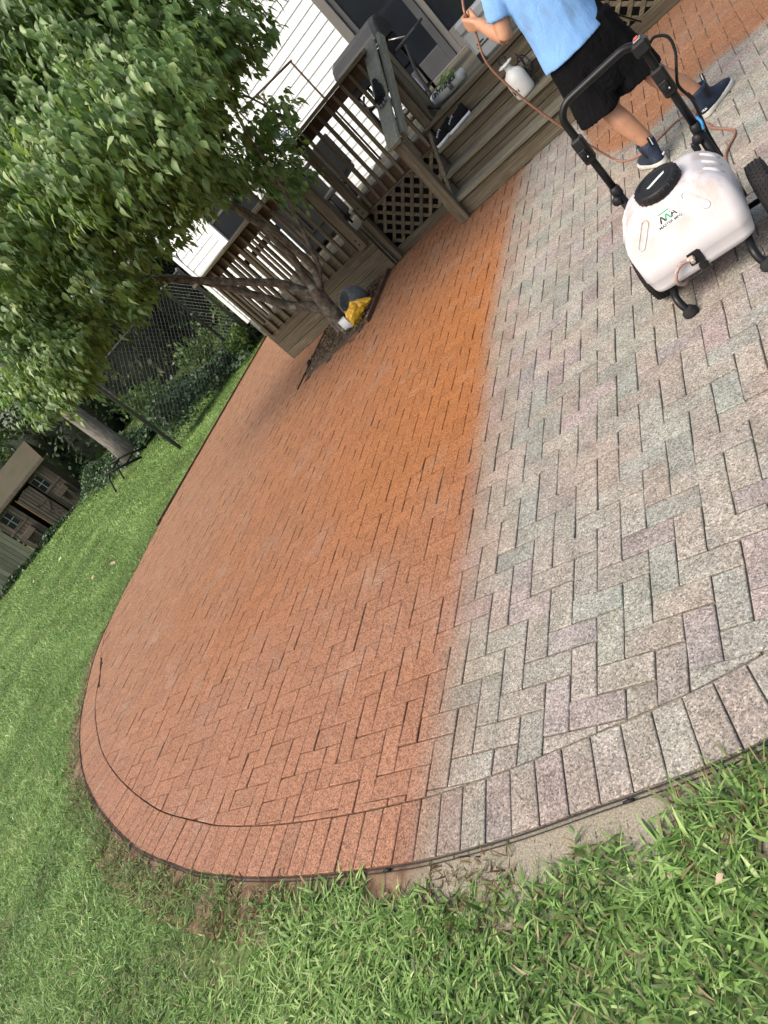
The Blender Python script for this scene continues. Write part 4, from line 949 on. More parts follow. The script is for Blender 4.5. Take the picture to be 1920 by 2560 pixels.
# glove draped over the hand rail cap
GLV = simple('black_glove_fabric', (0.005, 0.005, 0.0055), (0.009, 0.009, 0.009), 30, 0.8, 0.3, 200, spec=0.15)
hx = Vector((0, 0.823, 0.568)); up_ = Vector((0, -0.568, 0.823)); sx = Vector((1, 0, 0)); g0 = Vector((-0.955, 5.60, 1.322)) + up_ * 0.012
gl = MB()
def gp(a, b, c=0.0): return g0 + hx * a + sx * b + up_ * c
gl.tube([gp(0.19, -0.005, .014), gp(0.10, 0, .018), gp(0.0, 0.0, .02), gp(-0.06, 0, .018)], [0.026, 0.036, 0.043, 0.036], 12)
gl.tube([gp(0.1, 0.03, .014), gp(0.0, 0.03, .016), gp(-0.05, 0.03, .016)], [0.022, 0.03, 0.026], 10)
for b, l in ((-0.036, .07), (-0.013, .085), (0.012, .08), (0.036, .06)): gl.tube([gp(-0.04, b, .017), gp(-0.085, b * 1.1, .014), gp(-0.055 - l, b * 1.25, .008)], [0.013, 0.0125, 0.010], 8)
gl.tube([gp(0.03, -0.03, .016), gp(0.0, -0.06, .01), gp(-0.03, -0.075, -.002)], [0.014, 0.013, 0.010], 8)
gv = thing('work_glove', tuple(g0), 'black work glove with grey finger tips draped over the stair handrail', 'glove')
remesh_obj('glove_body', gl, GLV, 0.005, gv, 3)
mb = MB(); GREYG = simple('grey_grip', (0.12, 0.12, 0.125), None, 30, 0.6)
for b, l in ((-0.036, .07), (-0.013, .085), (0.012, .08), (0.036, .06)): mb.lathe(gp(-0.045 - l, b * 1.22, .011), [(0.004, -0.016), (0.0125, -0.008), (0.0135, 0.006), (0.0125, 0.018)], 10, tuple(hx))
mb.build('finger_tip', GREYG, gv)
# shoes on the top tread
def shoe(loc, ang, label):
    t = thing('shoe', loc, label, 'shoe', 'pair of sneakers on the stairs'); q = Matrix.Rotation(ang, 3, 'Z'); L = Vector(loc)
    def T(x, y, z): return tuple(L + q @ Vector((x, y, z)))
    def foot(xs, z, sc): return [T(x, y * sc, z) for x, y in xs]
    outl = [(0.14, 0.0), (0.125, 0.032), (0.07, 0.046), (0.0, 0.038), (-0.06, 0.034), (-0.115, 0.036), (-0.138, 0.02), (-0.14, 0), (-0.138, -0.02), (-0.115, -0.036), (-0.06, -0.034), (0.0, -0.038), (0.07, -0.046), (0.125, -0.032)]
    mb = MB(); mb.loft([foot(outl, 0.001, 0.95), foot(outl, 0.012, 1.04), foot(outl, 0.032, 1.02)]); mb.build('sole', simple('white_rubber_sole', (0.62, 0.63, 0.64), (0.5, 0.51, 0.52), 20, 0.6) if 'white_rubber_sole' not in bpy.data.materials else bpy.data.materials['white_rubber_sole'], t)
    up = MB(); 
    o2 = lambda k, s, z, cut: [T(min(x, cut) * k, y * s, z + (0.02 if x < -0.08 else 0) * (z > .05)) for x, y in outl]
    up.loft([o2(0.98, 0.97, 0.030, 1), o2(0.98, 0.98, 0.055, 0.135), o2(0.95, 0.86, 0.085, 0.085), o2(0.93, 0.74, 0.108, 0.035), o2(0.93, 0.7, 0.118, 0.01)]); up.build('upper', GLV, t)
    mb = MB()
    for k in range(4): mb.tube([T(0.08 - .02 * k, -0.03, 0.076 + .009 * k), T(0.075 - .02 * k, 0, 0.092 + .009 * k), T(0.08 - .02 * k, 0.03, 0.076 + .009 * k)], 0.0075, 6)
    mb.build('laces', GREYM2, t)
GREYM2 = simple('grey_lace', (0.40, 0.40, 0.43), (0.3, 0.3, 0.33), 20, 0.7)
shoe((-0.86, 5.95, 0.575), R(215), 'black sneaker with white sole on the step, nearer the newel post')
shoe((-0.69, 5.975, 0.575), R(205), 'black sneaker with white sole on the step, farther from the newel post')
# sand bag lying on the deck edge with a sprig of leaves on it
BAGM = simple('white_plastic_bag', (0.50, 0.52, 0.51), (0.36, 0.38, 0.38), 7, 0.45, 0.6, 22)
bag = thing('sand_bag', (-0.68, 6.42, UP), 'rolled white sand bag with black print lying on the top deck edge', 'bag')
ax0, ax1 = Vector((-0.93, 6.52, UP + .075)), Vector((-0.47, 6.33, UP + .075)); bd = (ax1 - ax0).normalized(); bn = Vector((-bd.y, bd.x, 0))
rings = []
for i in range(13):
    t = i / 12; c = ax0.lerp(ax1, t); rad = 0.072 * (0.75 + 0.3 * math.sin(math.pi * min(1, t * 1.15))) * (0.85 if i == 0 else 1)
    rings.append([c + bn * math.cos(a) * rad * 1.05 * (1 + .12 * mnoise.noise((i * .7, a * 1.5, 0))) + Vector((0, 0, max(-0.074, math.sin(a) * rad * (1 + .15 * mnoise.noise((i * .9, a * 2, 4)))))) for a in np.linspace(0, 2 * math.pi, 20, endpoint=False)])
mb = MB(); mb.loft(rings); mb.build('bag_body', BAGM, bag)
INK = simple('black_ink', (0.02, 0.02, 0.02), None, 10, 0.5)
fr = (-bn * 0.80 + Vector((0, 0, 0.6))).normalized()
tu = Vector((0, 0, 1)).cross(fr).normalized(); tv = fr.cross(tu)
text_mesh('JOINT SAND', 0.066, ax0.lerp(ax1, 0.54) + fr * 0.078, -tu, -tv, INK, 'bag_print', bag, 0.003)
mb = MB(); c0 = ax0.lerp(ax1, 0.66) + (-bn * 0.98 + Vector((0, 0, 0.05))) * 0.079
for k in range(4): mb.bar(c0 + bd * (0.016 * k) + Vector((0, 0, -.035)), c0 + bd * (0.016 * k) + Vector((0, 0, .02)), 0.008, 0.002, tuple(-bn), 0)
mb.build('bag_stripes', INK, bag)
LG = leaf_mat('sprig_leaf', (0.10, 0.17, 0.04), (0.17, 0.26, 0.08), (0.36, 0.42, 0.22), 0.3)
r4 = np.random.default_rng(9); n = 26; P = np.array([ax0.lerp(ax1, 0.35 + 0.6 * i / n) + Vector((0, 0, 0.07)) for i in range(n)]) + r4.normal(size=(n, 3)) * [.02, .03, .015]
Ls = r4.uniform(.05, .10, n); V, Q, k = strips(P, r4.normal(size=(n, 3)) * [1, 1, .35] + [0, -.2, .2], r4.normal(size=(n, 3)) * .4 + [0, -.3, 1], Ls, Ls * .6, [.1, .9, 1, .7, .05], 3, .3, .3)
o = np_mesh('leaf_sprig', V, Q, LG, np.repeat(r4.random(n), k)); tag(o, 'sprig of light green leaves resting on the white sand bag', 'leaves')
# black drip hose on the deck
mb = MB(); mb.tube(spline([(-1.0, 7.3, 1.40), (-1.02, 7.05, 1.15), (-1.0, 6.9, .95), (-0.98, 6.75, .87), (-0.93, 6.56, .86), (-0.90, 6.50, .85)], 8), 0.018, 8); mb.tube(spline([(-0.97, 6.30, UP + .02), (-0.9, 6.22, UP + .10), (-0.84, 6.19, UP + .06), (-0.80, 6.2, UP + .02)], 6), 0.02, 8)
tag(mb.build('black_hose', BLK), 'black hose running from the grill down to the sand bag', 'hose')
# grey tool case
CASE = simple('light_grey_plastic', (0.40, 0.42, 0.41), (0.34, 0.36, 0.355), 6, 0.5, 0.1, 60)
cs = thing('tool_case', (-0.12, 6.36, UP), 'light grey plastic tool case with black latch on the deck edge', 'case')
mb = MB(); mb.box((-0.27, 6.27, UP + 0.004), (0.10, 6.50, 1.08), 0.025); mb.build('case_body', CASE, cs)
mb = MB(); mb.box((-0.28, 6.262, 1.082), (0.11, 6.508, 1.20), 0.03); mb.build('case_lid', CASE, cs)
for a_ in (-0.26, 0.02): mb = MB(); mb.box((a_, 6.255, UP + .002), (a_ + .06, 6.269, UP + .10), 0.005); mb.build('corner_foot', BLK, cs)
mb = MB(); mb.box((-0.115, 6.245, 1.06), (-0.045, 6.261, 1.12), 0.006); mb.box((-0.095, 6.243, 1.115), (-0.065, 6.262, 1.15), 0.004); mb.build('latch', BLK, cs)
mb = MB()
for k, (a, b) in enumerate(((-0.2, -0.12), (-0.21, -0.06))): mb.box((a, 6.266, 0.93 - .03 * k), (b, 6.2695, 0.945 - .03 * k), 0)
mb.build('case_print', INK, cs)
# hand pump sprayer on the middle tread
JUG = NT('translucent_poly'); c = JUG.ramp(JUG.noise(JUG.pos(), 5, 3), [(0.3, (0.62, 0.63, 0.60)), (0.7, (0.50, 0.51, 0.48))]); JUG.b.inputs['Subsurface Weight'].default_value = 0.15; JUG.b.inputs['Subsurface Radius'].default_value = (.02, .02, .02); JUG = JUG.fin(c, 0.35, 0.5)
pj = thing('pump_sprayer', (0.02, 5.69, 0.385), 'small white hand pump sprayer bottle standing on the middle stair tread', 'sprayer')
mb = MB(); mb.lathe((0.02, 5.69, 0.386), [(0.07, 0), (0.088, 0.008), (0.095, 0.03), (0.097, 0.09), (0.098, 0.15), (0.094, 0.19), (0.078, 0.225), (0.05, 0.25), (0.034, 0.262), (0.032, 0.30)], 28); mb.build('bottle', JUG, pj)
mb = MB(); mb.lathe((0.02, 5.69, 0.686), [(0.04, 0), (0.068, 0.012), (0.072, 0.022), (0.055, 0.028), (0.02, 0.032)], 24); mb.build('funnel_cap', JUG, pj)
mb = MB(); mb.tube([Vector((0.02, 5.69, 0.742)) + Vector((math.cos(a) * .034, math.sin(a) * .012, math.sin(a) * .03)) for a in np.linspace(0, 6.283, 17)], 0.009, 8); mb.build('pump_handle', BLK, pj)
text_mesh('RN', 0.042, (-0.022, 5.604, 0.475), (1, -0.35, 0), (0, 0, 1), INK, 'label_print', pj, 0.004)
mb = MB()
for a, b in (((-.055, .45), (.012, .45)), ((-.055, .50), (.012, .50)), ((-.055, .45), (-.055, .50)), ((.012, .45), (.012, .50))):
    mb.bar((a[0], 5.612 - .35 * (a[0] + .02), a[1]), (b[0], 5.612 - .35 * (b[0] + .02), b[1]), .005, .005, (0, 1, 0.01), 0)
mb.build('label_frame', INK, pj)
wd = thing('spray_wand', (0.15, 5.7, 0.5), 'black spray wand with hose leaning on the steps beside the pump sprayer', 'wand')
mb = MB(); mb.tube([(0.155, 5.72, 0.50), (0.150, 5.60, 0.255), (0.150, 5.59, 0.235)], [0.005, 0.005, 0.009], 8); mb.build('lance', BLK, wd)
mb = MB(); mb.tube(spline([(0.120, 5.76, 0.70), (0.138, 5.75, 0.64), (0.135, 5.74, 0.58), (0.155, 5.72, 0.51)], 5), [0.006] * 4 + [0.010] * 8 + [0.014] * 4, 8); mb.box((0.13, 5.70, 0.50), (0.18, 5.735, 0.55), 0.008); mb.build('grip', BLK, wd)
mb = MB(); mb.tube(spline([(0.10, 5.70, 0.62), (0.12, 5.74, 0.66), (0.16, 5.78, 0.64), (0.18, 5.76, 0.57), (0.165, 5.73, 0.52)], 6), 0.006, 8); mb.build('wand_hose', BLK, wd)
mb = MB(); mb.lathe((0.27, 5.83, 0.386), [(0.035, 0), (0.038, .01), (0.038, 0.14), (0.03, 0.17), (0.014, 0.19), (0.014, 0.215)], 16); bt = tag(mb.build('water_bottle', JUG), 'clear plastic bottle with dark blue label standing behind the spray wand', 'bottle')
mb = MB(); mb.lathe((0.27, 5.83, 0.45), [(0.0395, 0), (0.0395, 0.06)], 16); mb.build('label', simple('navy_label', (0.02, 0.02, 0.08), (0.3, 0.3, 0.35), 60, 0.5), bt)
# concrete pot and yellow bag by the trunk
mb = MB(); mb.lathe((-2.66, 5.42, 0.125), [(0.05, -.15), (0.10, -.14), (0.155, -.06), (0.165, 0.02), (0.15, 0.09), (0.135, 0.13), (0.115, 0.13), (0.11, 0.06), (0.02, 0.03)], 30, (-0.30, -0.62, 0.55))
tag(mb.build('concrete_pot', simple('speckled_concrete', (0.07, 0.075, 0.073), (0.15, 0.155, 0.15), 45, 0.9, 0.5, 90)), 'grey round concrete pot tipped over beside the tree trunk', 'pot')
YB = NT('yellow_plastic_bag'); p = YB.pos(); c = YB.ramp(YB.noise(p, 6, 3), [(0.35, (0.62, 0.36, 0.02)), (0.62, (0.56, 0.31, 0.02)), (0.72, (0.12, 0.16, 0.10))]); YB.bump(YB.noise(p, 22, 4), 0.8, 0.02); YB = YB.fin(c, 0.4, 0.5)
yb = thing('yellow_bag', (-2.5, 5.0, 0.03), 'crumpled yellow plastic soil bag with white inside leaning on the trunk', 'bag')
mb = MB(); rings = []
for i in range(10):
    t = i / 9; c = Vector((-2.62, 4.98, 0.03)).lerp(Vector((-2.33, 5.16, 0.05)), t) + Vector((0, 0, 0.12 * math.sin(t * 2.5) * (1 - t * .6))); h = 0.15 * (1 - t) ** .7 + 0.012; wv = 0.085 * (1 - .55 * t)
    rings.append([c + Vector((-.45, .9, 0)) * math.cos(a) * wv * (1 + .55 * mnoise.noise((i * 1.3, a * 1.5, 3))) + Vector((0, 0, math.sin(a) * h * .75 * (1 + .6 * mnoise.noise((i * 1.4, a * 2.2, 8))))) for a in np.linspace(0, 6.283, 18, endpoint=False)])
mb.loft(rings, smooth=False); mb.build('bag_body', YB, yb)
mb = MB(); rings = []
for i in range(5):
    t = i / 4; c = Vector((-2.625, 4.97, 0.04)).lerp(Vector((-2.72, 4.95, 0.06)), t); rad = 0.085 - .02 * t
    rings.append([c + Vector((-.45, .9, 0)) * math.cos(a) * rad * .7 * (1 + .3 * mnoise.noise((i, a, 1))) + Vector((0, 0, 0.05 + math.sin(a) * rad * (1 + .3 * mnoise.noise((i, a, 5))))) for a in np.linspace(0, 6.283, 14, endpoint=False)])
mb.loft(rings, cap=False); mb.build('bag_mouth', BAGM, yb)

# ------------------------------------------------------------------ walk-behind sprayer cart
POLY = NT('white_poly_tank'); p = POLY.pos()
c = POLY.ramp(POLY.noise(p, 4, 4), [(0.3, (0.56, 0.54, 0.545)), (0.7, (0.49, 0.47, 0.475))])
dirt = POLY.smooth(POLY.noise(POLY.mapv(p, (1, 1, 0.45)), 11, 6, 0.72), 0.44, 0.66)
sepz = POLY.n('SeparateXYZ'); POLY.l(p, sepz.inputs[0])
c = POLY.mix(POLY.math('MULTIPLY', dirt, POLY.math('MULTIPLY', POLY.smooth(sepz.outputs[2], 0.20, 0.44), 0.6)), c, (0.40, 0.27, 0.19))
spk = POLY.smooth(POLY.noise(p, 95, 2), 0.70, 0.78); c = POLY.mix(POLY.math('MULTIPLY', spk, 0.5), c, (0.35, 0.2, 0.14))
POLY.b.inputs['Subsurface Weight'].default_value = 0.12; POLY.b.inputs['Subsurface Radius'].default_value = (.03, .03, .03)
POLY.bump(POLY.noise(p, 8, 3), 0.12, 0.01); POLY = POLY.fin(c, 0.36, 0.45)
cart = thing('sprayer_cart', (1.112, 1.58, 0), 'white tank push sprayer cart with black handle and two wheels', 'sprayer cart')
XC = 1.112
def yfront(z): return 1.375 + 0.25 * (z - 0.17) if z > 0.17 else 1.375 + (0.17 - z) * 0.12
def rrect(hw, yf, yb, r, z, n=8):
    out = []
    for cx, cy, a0 in ((XC + hw - r, yb - r, 0), (XC - hw + r, yb - r, 90), (XC - hw + r, yf + r, 180), (XC + hw - r, yf + r, 270)):
        for k in range(n):
            a = R(a0 + 90 * k / (n - 1)); out.append((cx + math.cos(a) * r, cy + math.sin(a) * r, z))
    return out
LV = [(0.118, 0.180, 0.035, 1.70, 0.05), (0.121, 0.202, 0.012, 1.73, 0.05), (0.130, 0.214, 0.003, 1.745, 0.05), (0.15, 0.219, 0, 1.75, 0.05), (0.19, 0.2265, 0, 1.755, 0.055), (0.192, 0.2285, -0.002, 1.757, 0.055), (0.25, 0.231, 0, 1.757, 0.06), (0.30, 0.232, 0, 1.765, 0.055), (0.335, 0.229, 0, 1.768, 0.058), (0.365, 0.219, 0, 1.768, 0.06), (0.395, 0.200, 0, 1.766, 0.062), (0.42, 0.178, 0.0, 1.760, 0.065), (0.44, 0.156, 0.004, 1.748, 0.07), (0.453, 0.132, 0.016, 1.722, 0.07), (0.459, 0.10, 0.04, 1.68, 0.06)]
mb = MB(); mb.loft([rrect(hw, yfront(z) + dy, yb, r, z) for z, hw, dy, yb, r in LV]); tk = mb.build('tank', POLY, cart)
def fpt(x, z, off=0.0): return Vector((x, yfront(z) - off, z))
def slot(mb, a, b, wd):
    a = Vector((a[0], a[1])); b = Vector((b[0], b[1])); d = (b - a).normalized(); nn = Vector((-d.y, d.x)); pts = []
    for k in range(9): an = math.pi * k / 8; q = b + nn * math.cos(an) * wd + d * math.sin(an) * wd; pts.append(fpt(q.x, q.y, -0.001))
    for k in range(9): an = math.pi + math.pi * k / 8; q = a + nn * math.cos(an) * wd + d * math.sin(an) * wd; pts.append(fpt(q.x, q.y, -0.001))
    pts.append(pts[0]); mb.tube(pts, 0.0042, 8)
mb = MB(); slot(mb, (0.955, 0.345), (1.015, 0.415), 0.013); mb.build('moulded_slot', POLY, tk)
mb = MB(); slot(mb, (1.235, 0.338), (1.19, 0.415), 0.013); mb.build('moulded_slot', POLY, tk)
for sx in (-1, 1):
    for k in range(3):
        y = 1.52 + 0.075 * k; mb = MB(); mb.tube([(XC + sx * (0.170), y, 0.426), (XC + sx * 0.200, y, 0.395), (XC + sx * 0.221, y, 0.362)], [0.006, 0.009, 0.006], 8); mb.build('moulded_rib', POLY, tk)
mb = MB(); cc = Vector((1.118, 1.545, 0.455)); ca = Vector((0.0, -0.10, 1)).normalized()
mb.lathe(cc, [(0.088, 0), (0.090, 0.004), (0.090, 0.012)], 40, ca)
for k in range(24):
    a = 2 * math.pi * k / 24; q = ca.rotation_difference(Vector((0, 0, 1))).inverted(); mb.tube([cc + q @ Vector((math.cos(a) * .093, math.sin(a) * .093, z)) for z in (0.008, 0.044)], 0.0045, 5)
mb.lathe(cc + ca * 0.006, [(0.092, 0), (0.0955, 0.005), (0.0955, 0.034), (0.090, 0.042), (0.076, 0.044), (0.072, 0.038), (0.066, 0.038), (0.062, 0.041), (0.0, 0.041)], 44, ca)
cap = mb.build('tank_cap', BLK, cart)
mb = MB(); q = Vector((0, 0, 1)).rotation_difference(ca).to_matrix(); o0 = cc + ca * 0.0485
mb.add([o0 + q @ Vector(v) for v in ((-0.038, -0.018, 0), (-0.026, -0.03, 0), (0.042, 0.006, 0), (0.044, 0.022, 0), (0.02, 0.014, 0))], [(0, 1, 2, 3, 4)]); mb.build('cap_label', simple('pale_label', (0.62, 0.70, 0.64), None, 9, 0.5), cap)
# sticker with writing
stn = Vector((0, -1, 0.25)).normalized()
mb = MB(); sx0, sx1, z0, z1 = 1.050, 1.147, 0.352, 0.424
mb.add([fpt(sx0, z0, .0012), fpt(sx1, z0, .0012), fpt(sx1, z1, .0012), fpt(sx0, z1, .0012)], [(0, 1, 2, 3)]); stk = mb.build('sticker', simple('sticker_white', (0.80, 0.81, 0.80), None, 5, 0.35), tk)
sv = Vector((0, 0.25, 1)).normalized()
GRN = simple('sticker_green', (0.05, 0.36, 0.16), None, 5, 0.4); DK = simple('sticker_dark', (0.03, 0.035, 0.04), None, 5, 0.4)
text_mesh('MASTER MFG', 0.0165, fpt(1.0985, 0.3635, .0022), (1, 0, 0), sv, DK, 'sticker_text', stk, 0.0003)
def poly(name, pts, m): mb = MB(); mb.add([fpt(x, z, .0022) for x, z in pts], [tuple(range(len(pts)))]); mb.build(name, m, stk)
def chev(x, z, w_, h, th): return [(x, z), (x + th, z), (x + w_ / 2, z + h - th * .9), (x + w_ - th, z), (x + w_, z), (x + w_ / 2 + th * .45, z + h), (x + w_ / 2 - th * .45, z + h)]
for x0, m, nm in ((1.062, DK, 'logo_dark'), (1.084, GRN, 'logo_green')):
    pts = chev(x0, 0.376, 0.030, 0.026, 0.008); poly(nm, [pts[0], pts[1], pts[2], pts[6]], m); poly(nm, [pts[2], pts[3], pts[4], pts[5], pts[6]], m)
poly('logo_bar', [(1.072, 0.409), (1.118, 0.409), (1.120, 0.414), (1.074, 0.414)], GRN)
for a in ([(1.110, 0.376), (1.116, 0.376), (1.124, 0.392), (1.119, 0.396)], [(1.124, 0.402), (1.131, 0.394), (1.138, 0.376), (1.132, 0.376)], [(1.121, 0.384), (1.129, 0.384), (1.127, 0.389), (1.122, 0.389)], [(1.113, 0.396), (1.119, 0.398), (1.116, 0.404)]): poly('logo_mark', a, DK)
# outlet plate, fitting, drain, short hose
mb = MB(); n0 = 0
mb.add([fpt(x, z, o) for o in (0.0, 0.005) for x, z in ((1.072, 0.164), (1.130, 0.158), (1.130, 0.206), (1.122, 0.214), (1.076, 0.214))], [(0, 1, 2, 3, 4), (9, 8, 7, 6, 5)] + [(i, (i + 1) % 5, 5 + (i + 1) % 5, 5 + i) for i in range(5)])
mb.build('outlet_plate', BLKM, cart)
BRS = simple('dull_brass', (0.50, 0.43, 0.36), (0.40, 0.33, 0.27), 30, 0.4, 0, 60, 0.3)
mb = MB(); f0 = fpt(1.088, 0.196, 0.004); mb.lathe(f0, [(0.013, 0), (0.013, 0.014), (0.009, 0.016), (0.009, 0.030)], 6, (0.1, -1, -0.3), smooth=False); mb.lathe(f0 + Vector((0, -.002, 0)), [(0.011, 0), (0.011, 0.02)], 6, (-1, -0.4, 0.1)); mb.build('hose_fitting', BRS, cart)
mb = MB(); mb.lathe(fpt(1.112, 0.140, -0.004), [(0.020, 0), (0.020, 0.012), (0.012, 0.013), (0.012, 0.018)], 10, (0, -1, 0.1), smooth=False); mb.build('drain_cap', BLK, cart)
HOSE = NT('brown_hose'); hv = HOSE.noise(HOSE.pos(), 120, 2); HOSE.bump(hv, 0.4, 0.002); HOSE = HOSE.fin(HOSE.ramp(hv, [(0.35, (0.20, 0.095, 0.060)), (0.7, (0.29, 0.15, 0.10))]), 0.45, 0.4)
BRAID = NT('braided_hose'); bv = BRAID.n('TexVoronoi'); BRAID.l(BRAID.pos(), bv.inputs[0]); bv.inputs['Scale'].default_value = 260; BRAID = BRAID.fin(BRAID.ramp(bv.outputs['Distance'], [(0.2, (0.50, 0.38, 0.34)), (0.6, (0.22, 0.14, 0.12))]), 0.35, 0.5)
mb = MB(); mb.tube(spline([fpt(1.078, 0.196, .012), fpt(1.045, 0.205, .022), fpt(1.012, 0.185, .03), fpt(0.996, 0.152, .028), fpt(1.0, 0.122, .012), (1.012, 1.40, 0.10), (1.02, 1.47, 0.10)], 8), 0.0085, 10); mb.build('outlet_hose', BRAID, cart)
# frame, legs, wheels
mb = MB(); 
for x in (0.955, 1.285): mb.tube(spline([(x, 1.75, 0.105), (x, 1.50, 0.103), (x, 1.40, 0.10), (x, 1.35, 0.085), (x + (0.008 if x < 1 else 0.005), 1.325, 0.05), (x + .02, 1.315, 0.018)], 6), 0.0165, 12)
mb.tube([(0.84, 1.60, 0.135), (1.385, 1.60, 0.135)], 0.012, 10); mb.tube([(0.925, 1.775, 0.10), (1.31, 1.775, 0.10)], 0.014, 10); mb.build('frame', BLKM, cart)
for x in (0.975, 1.305):
    mb = MB(); mb.lathe((x, 1.315, 0.001), [(0.028, 0), (0.033, 0.006), (0.033, 0.020), (0.026, 0.026), (0.021, 0.040), (0.018, 0.042)], 18, (0.0, -0.12, 1)); mb.build('rubber_foot', RUB, cart)
TREAD = RUB
for sx, x in ((-1, 0.884), (1, 1.415)):
    wc = Vector((x, 1.615, 0.138)); r = 0.137
    mb = MB(); mb.lathe(wc, [(0.088, -0.034), (0.118, -0.036), (r - .006, -0.030), (r, -0.018), (r, 0.018), (r - .006, 0.030), (0.118, 0.036), (0.088, 0.034)], 40, (1, 0, 0))
    for k in range(44):
        a = 2 * math.pi * k / 44
        for j in range(5):
            aa = a + (0.07 if j % 2 else 0); off = -0.028 + 0.014 * j; rr = r + 0.0005 - (0.004 if j in (0, 4) else 0)
            e1 = Vector((0, math.cos(aa), math.sin(aa))); e2 = Vector((0, -math.sin(aa), math.cos(aa))); ex = Vector((1, 0, 0))
            q = [wc + ex * (off + dx * .0055) + e1 * (rr + h) + e2 * (dy * .0075) for h, s_ in ((0, 1), (0.0032, 0.8)) for dx, dy in ((-s_, 0), (0, -s_), (s_, 0), (0, s_))]
            mb.add(q, [(4, 5, 6, 7), (0, 1, 5, 4), (1, 2, 6, 5), (2, 3, 7, 6), (3, 0, 4, 7)])
    wh = mb.build('wheel', RUB, cart)
    mb = MB(); mb.lathe(wc, [(0.02, -0.036), (0.03, -0.030), (0.07, -0.022), (0.089, -0.034), (0.089, 0.034), (0.07, 0.022), (0.03, 0.030), (0.02, 0.036)], 30, (1, 0, 0)); mb.build('rim', simple('grey_rim_plastic', (0.02, 0.021, 0.022), None, 8, 0.5, spec=0.2), wh)
# handle
mb = MB(); HX0, HX1, HY = 0.930, 1.313, 1.795
for x in (HX0, HX1): mb = MB(); mb.tube([(x, HY, 0.10), (x, HY, 0.50)], 0.0195, 14); mb.build('handle_post', BLKM, cart)
mb = MB(); rad = 0.075; zt = 0.925
pts = [(HX0, HY, 0.48), (HX0, HY, 0.70)] + [(HX0 + rad - rad * math.cos(a), HY + 0.01, zt - rad + rad * math.sin(a)) for a in np.linspace(0, math.pi / 2, 9)] + [(HX1 - rad + rad * math.sin(a), HY + 0.01, zt - rad + rad * math.cos(a)) for a in np.linspace(0, math.pi / 2, 9)] + [(HX1, HY, 0.70), (HX1, HY, 0.48)]
mb.tube(pts, 0.0165, 14); mb.build('handle_bar', BLKM, cart)
for x in (HX0, HX1): mb = MB(); mb.lathe((x, HY, 0.455), [(0.0195, 0), (0.024, 0.003), (0.024, 0.035), (0.0195, 0.05)], 16); mb.build('collar', BLK, cart)
for x, s_ in ((HX0, -1), (HX1, 1)):
    mb = MB(); mb.tube([(x, HY - .02, 0.455), (x, HY - 0.035, 0.455)], 0.008, 8); mb.lathe((x - .01, HY - 0.02, 0.45), [(0.012, 0), (0.022, 0.004)] + [(0.0235 - 0.0015 * (k % 2), 0.006 + .002 * k) for k in range(6)] + [(0.018, 0.024)], 16, (-0.6, -1, -0.05)); mb.build('knob', BLK, cart)
    mb = MB(); mb.box((x - .028, HY - .030, 0.66), (x + .024, HY + .026, 0.785), 0.008); mb.box((x - .024, HY - .044, 0.69), (x + .010, HY - .031, 0.735), 0.005); mb.box((x - .02, HY - .050, 0.705), (x + .0, HY - .0445, 0.722), 0.002); mb.build('fold_clamp', BLK, cart)
    mb = MB(); mb.lathe((x + .006, HY - 0.046, 0.70), [(0.004, 0), (0.004, 0.006)], 8, (0, -1, 0)); mb.build('bolt', STEEL, cart)
mb = MB(); mb.box((1.282, HY - 0.055, 0.865), (1.345, HY + 0.02, 0.918), 0.008); sw = mb.build('switch_box', BLK, cart)
mb = MB(); mb.box((1.298, HY - 0.030, 0.919), (1.328, HY + 0.008, 0.925), 0.003); mb.build('switch_bezel', GREYM, sw)
mb = MB(); mb.box((1.304, HY - 0.024, 0.9255), (1.322, HY + 0.002, 0.931), 0.003); mb.build('rocker_switch', RED, sw)
mb = MB(); mb.tube(spline([(1.335, HY, 0.87), (1.365, HY + .02, 0.875), (1.40, HY + .02, 0.84), (1.395, HY + .02, 0.78), (1.365, HY + .015, 0.72), (1.34, HY + .03, 0.66), (1.352, HY + .03, 0.58), (1.345, HY + .03, 0.50), (1.335, HY + .02, 0.42), (1.33, HY + .02, 0.30)], 8), 0.006, 8); mb.build('power_cable', BLK, cart)
mb = MB(); mb.box((1.262, HY - .03, 0.40), (1.288, HY - .005, 0.445), 0.004); cn = mb.build('connector', BLK, cart)
mb = MB(); mb.box((1.264, HY - .032, 0.385), (1.274, HY - .02, 0.399), 0.002); mb.build('red_lead', RED, cn)
mb = MB(); mb.tube(spline([(1.335, HY - .005, 0.52), (1.342, HY - .03, 0.50), (1.335, HY - .035, 0.47)], 5), 0.006, 6); mb.build('blue_lead', BLUE, cn)

# ------------------------------------------------------------------ person
SKINM = NT('skin'); p = SKINM.pos(); c = SKINM.ramp(SKINM.noise(p, 14, 4), [(0.3, (0.33, 0.165, 0.095)), (0.7, (0.40, 0.21, 0.125))])
c = SKINM.mix(SKINM.smooth(SKINM.noise(p, 55, 2), 0.70, 0.78), c, (0.20, 0.09, 0.055)); SKINM.b.inputs['Subsurface Weight'].default_value = 0.08; SKINM.b.inputs['Subsurface Radius'].default_value = (.012, .005, .003)
SKINM.bump(SKINM.noise(p, 160, 3), 0.15, 0.002); SKINM = SKINM.fin(c, 0.5, 0.4)
per = thing('person', (1.0, 3.12, 0), 'person in light blue shirt, black shorts and navy ankle boots spraying with a hose', 'person')
V3 = Vector
bd_ = MB()
def limb(pts, rs, seg=16): 
    sp = spline(pts, 6); n = len(sp); bd_.tube(sp, [np.interp(i / (n - 1) * (len(rs) - 1), range(len(rs)), rs) for i in range(n)], seg)
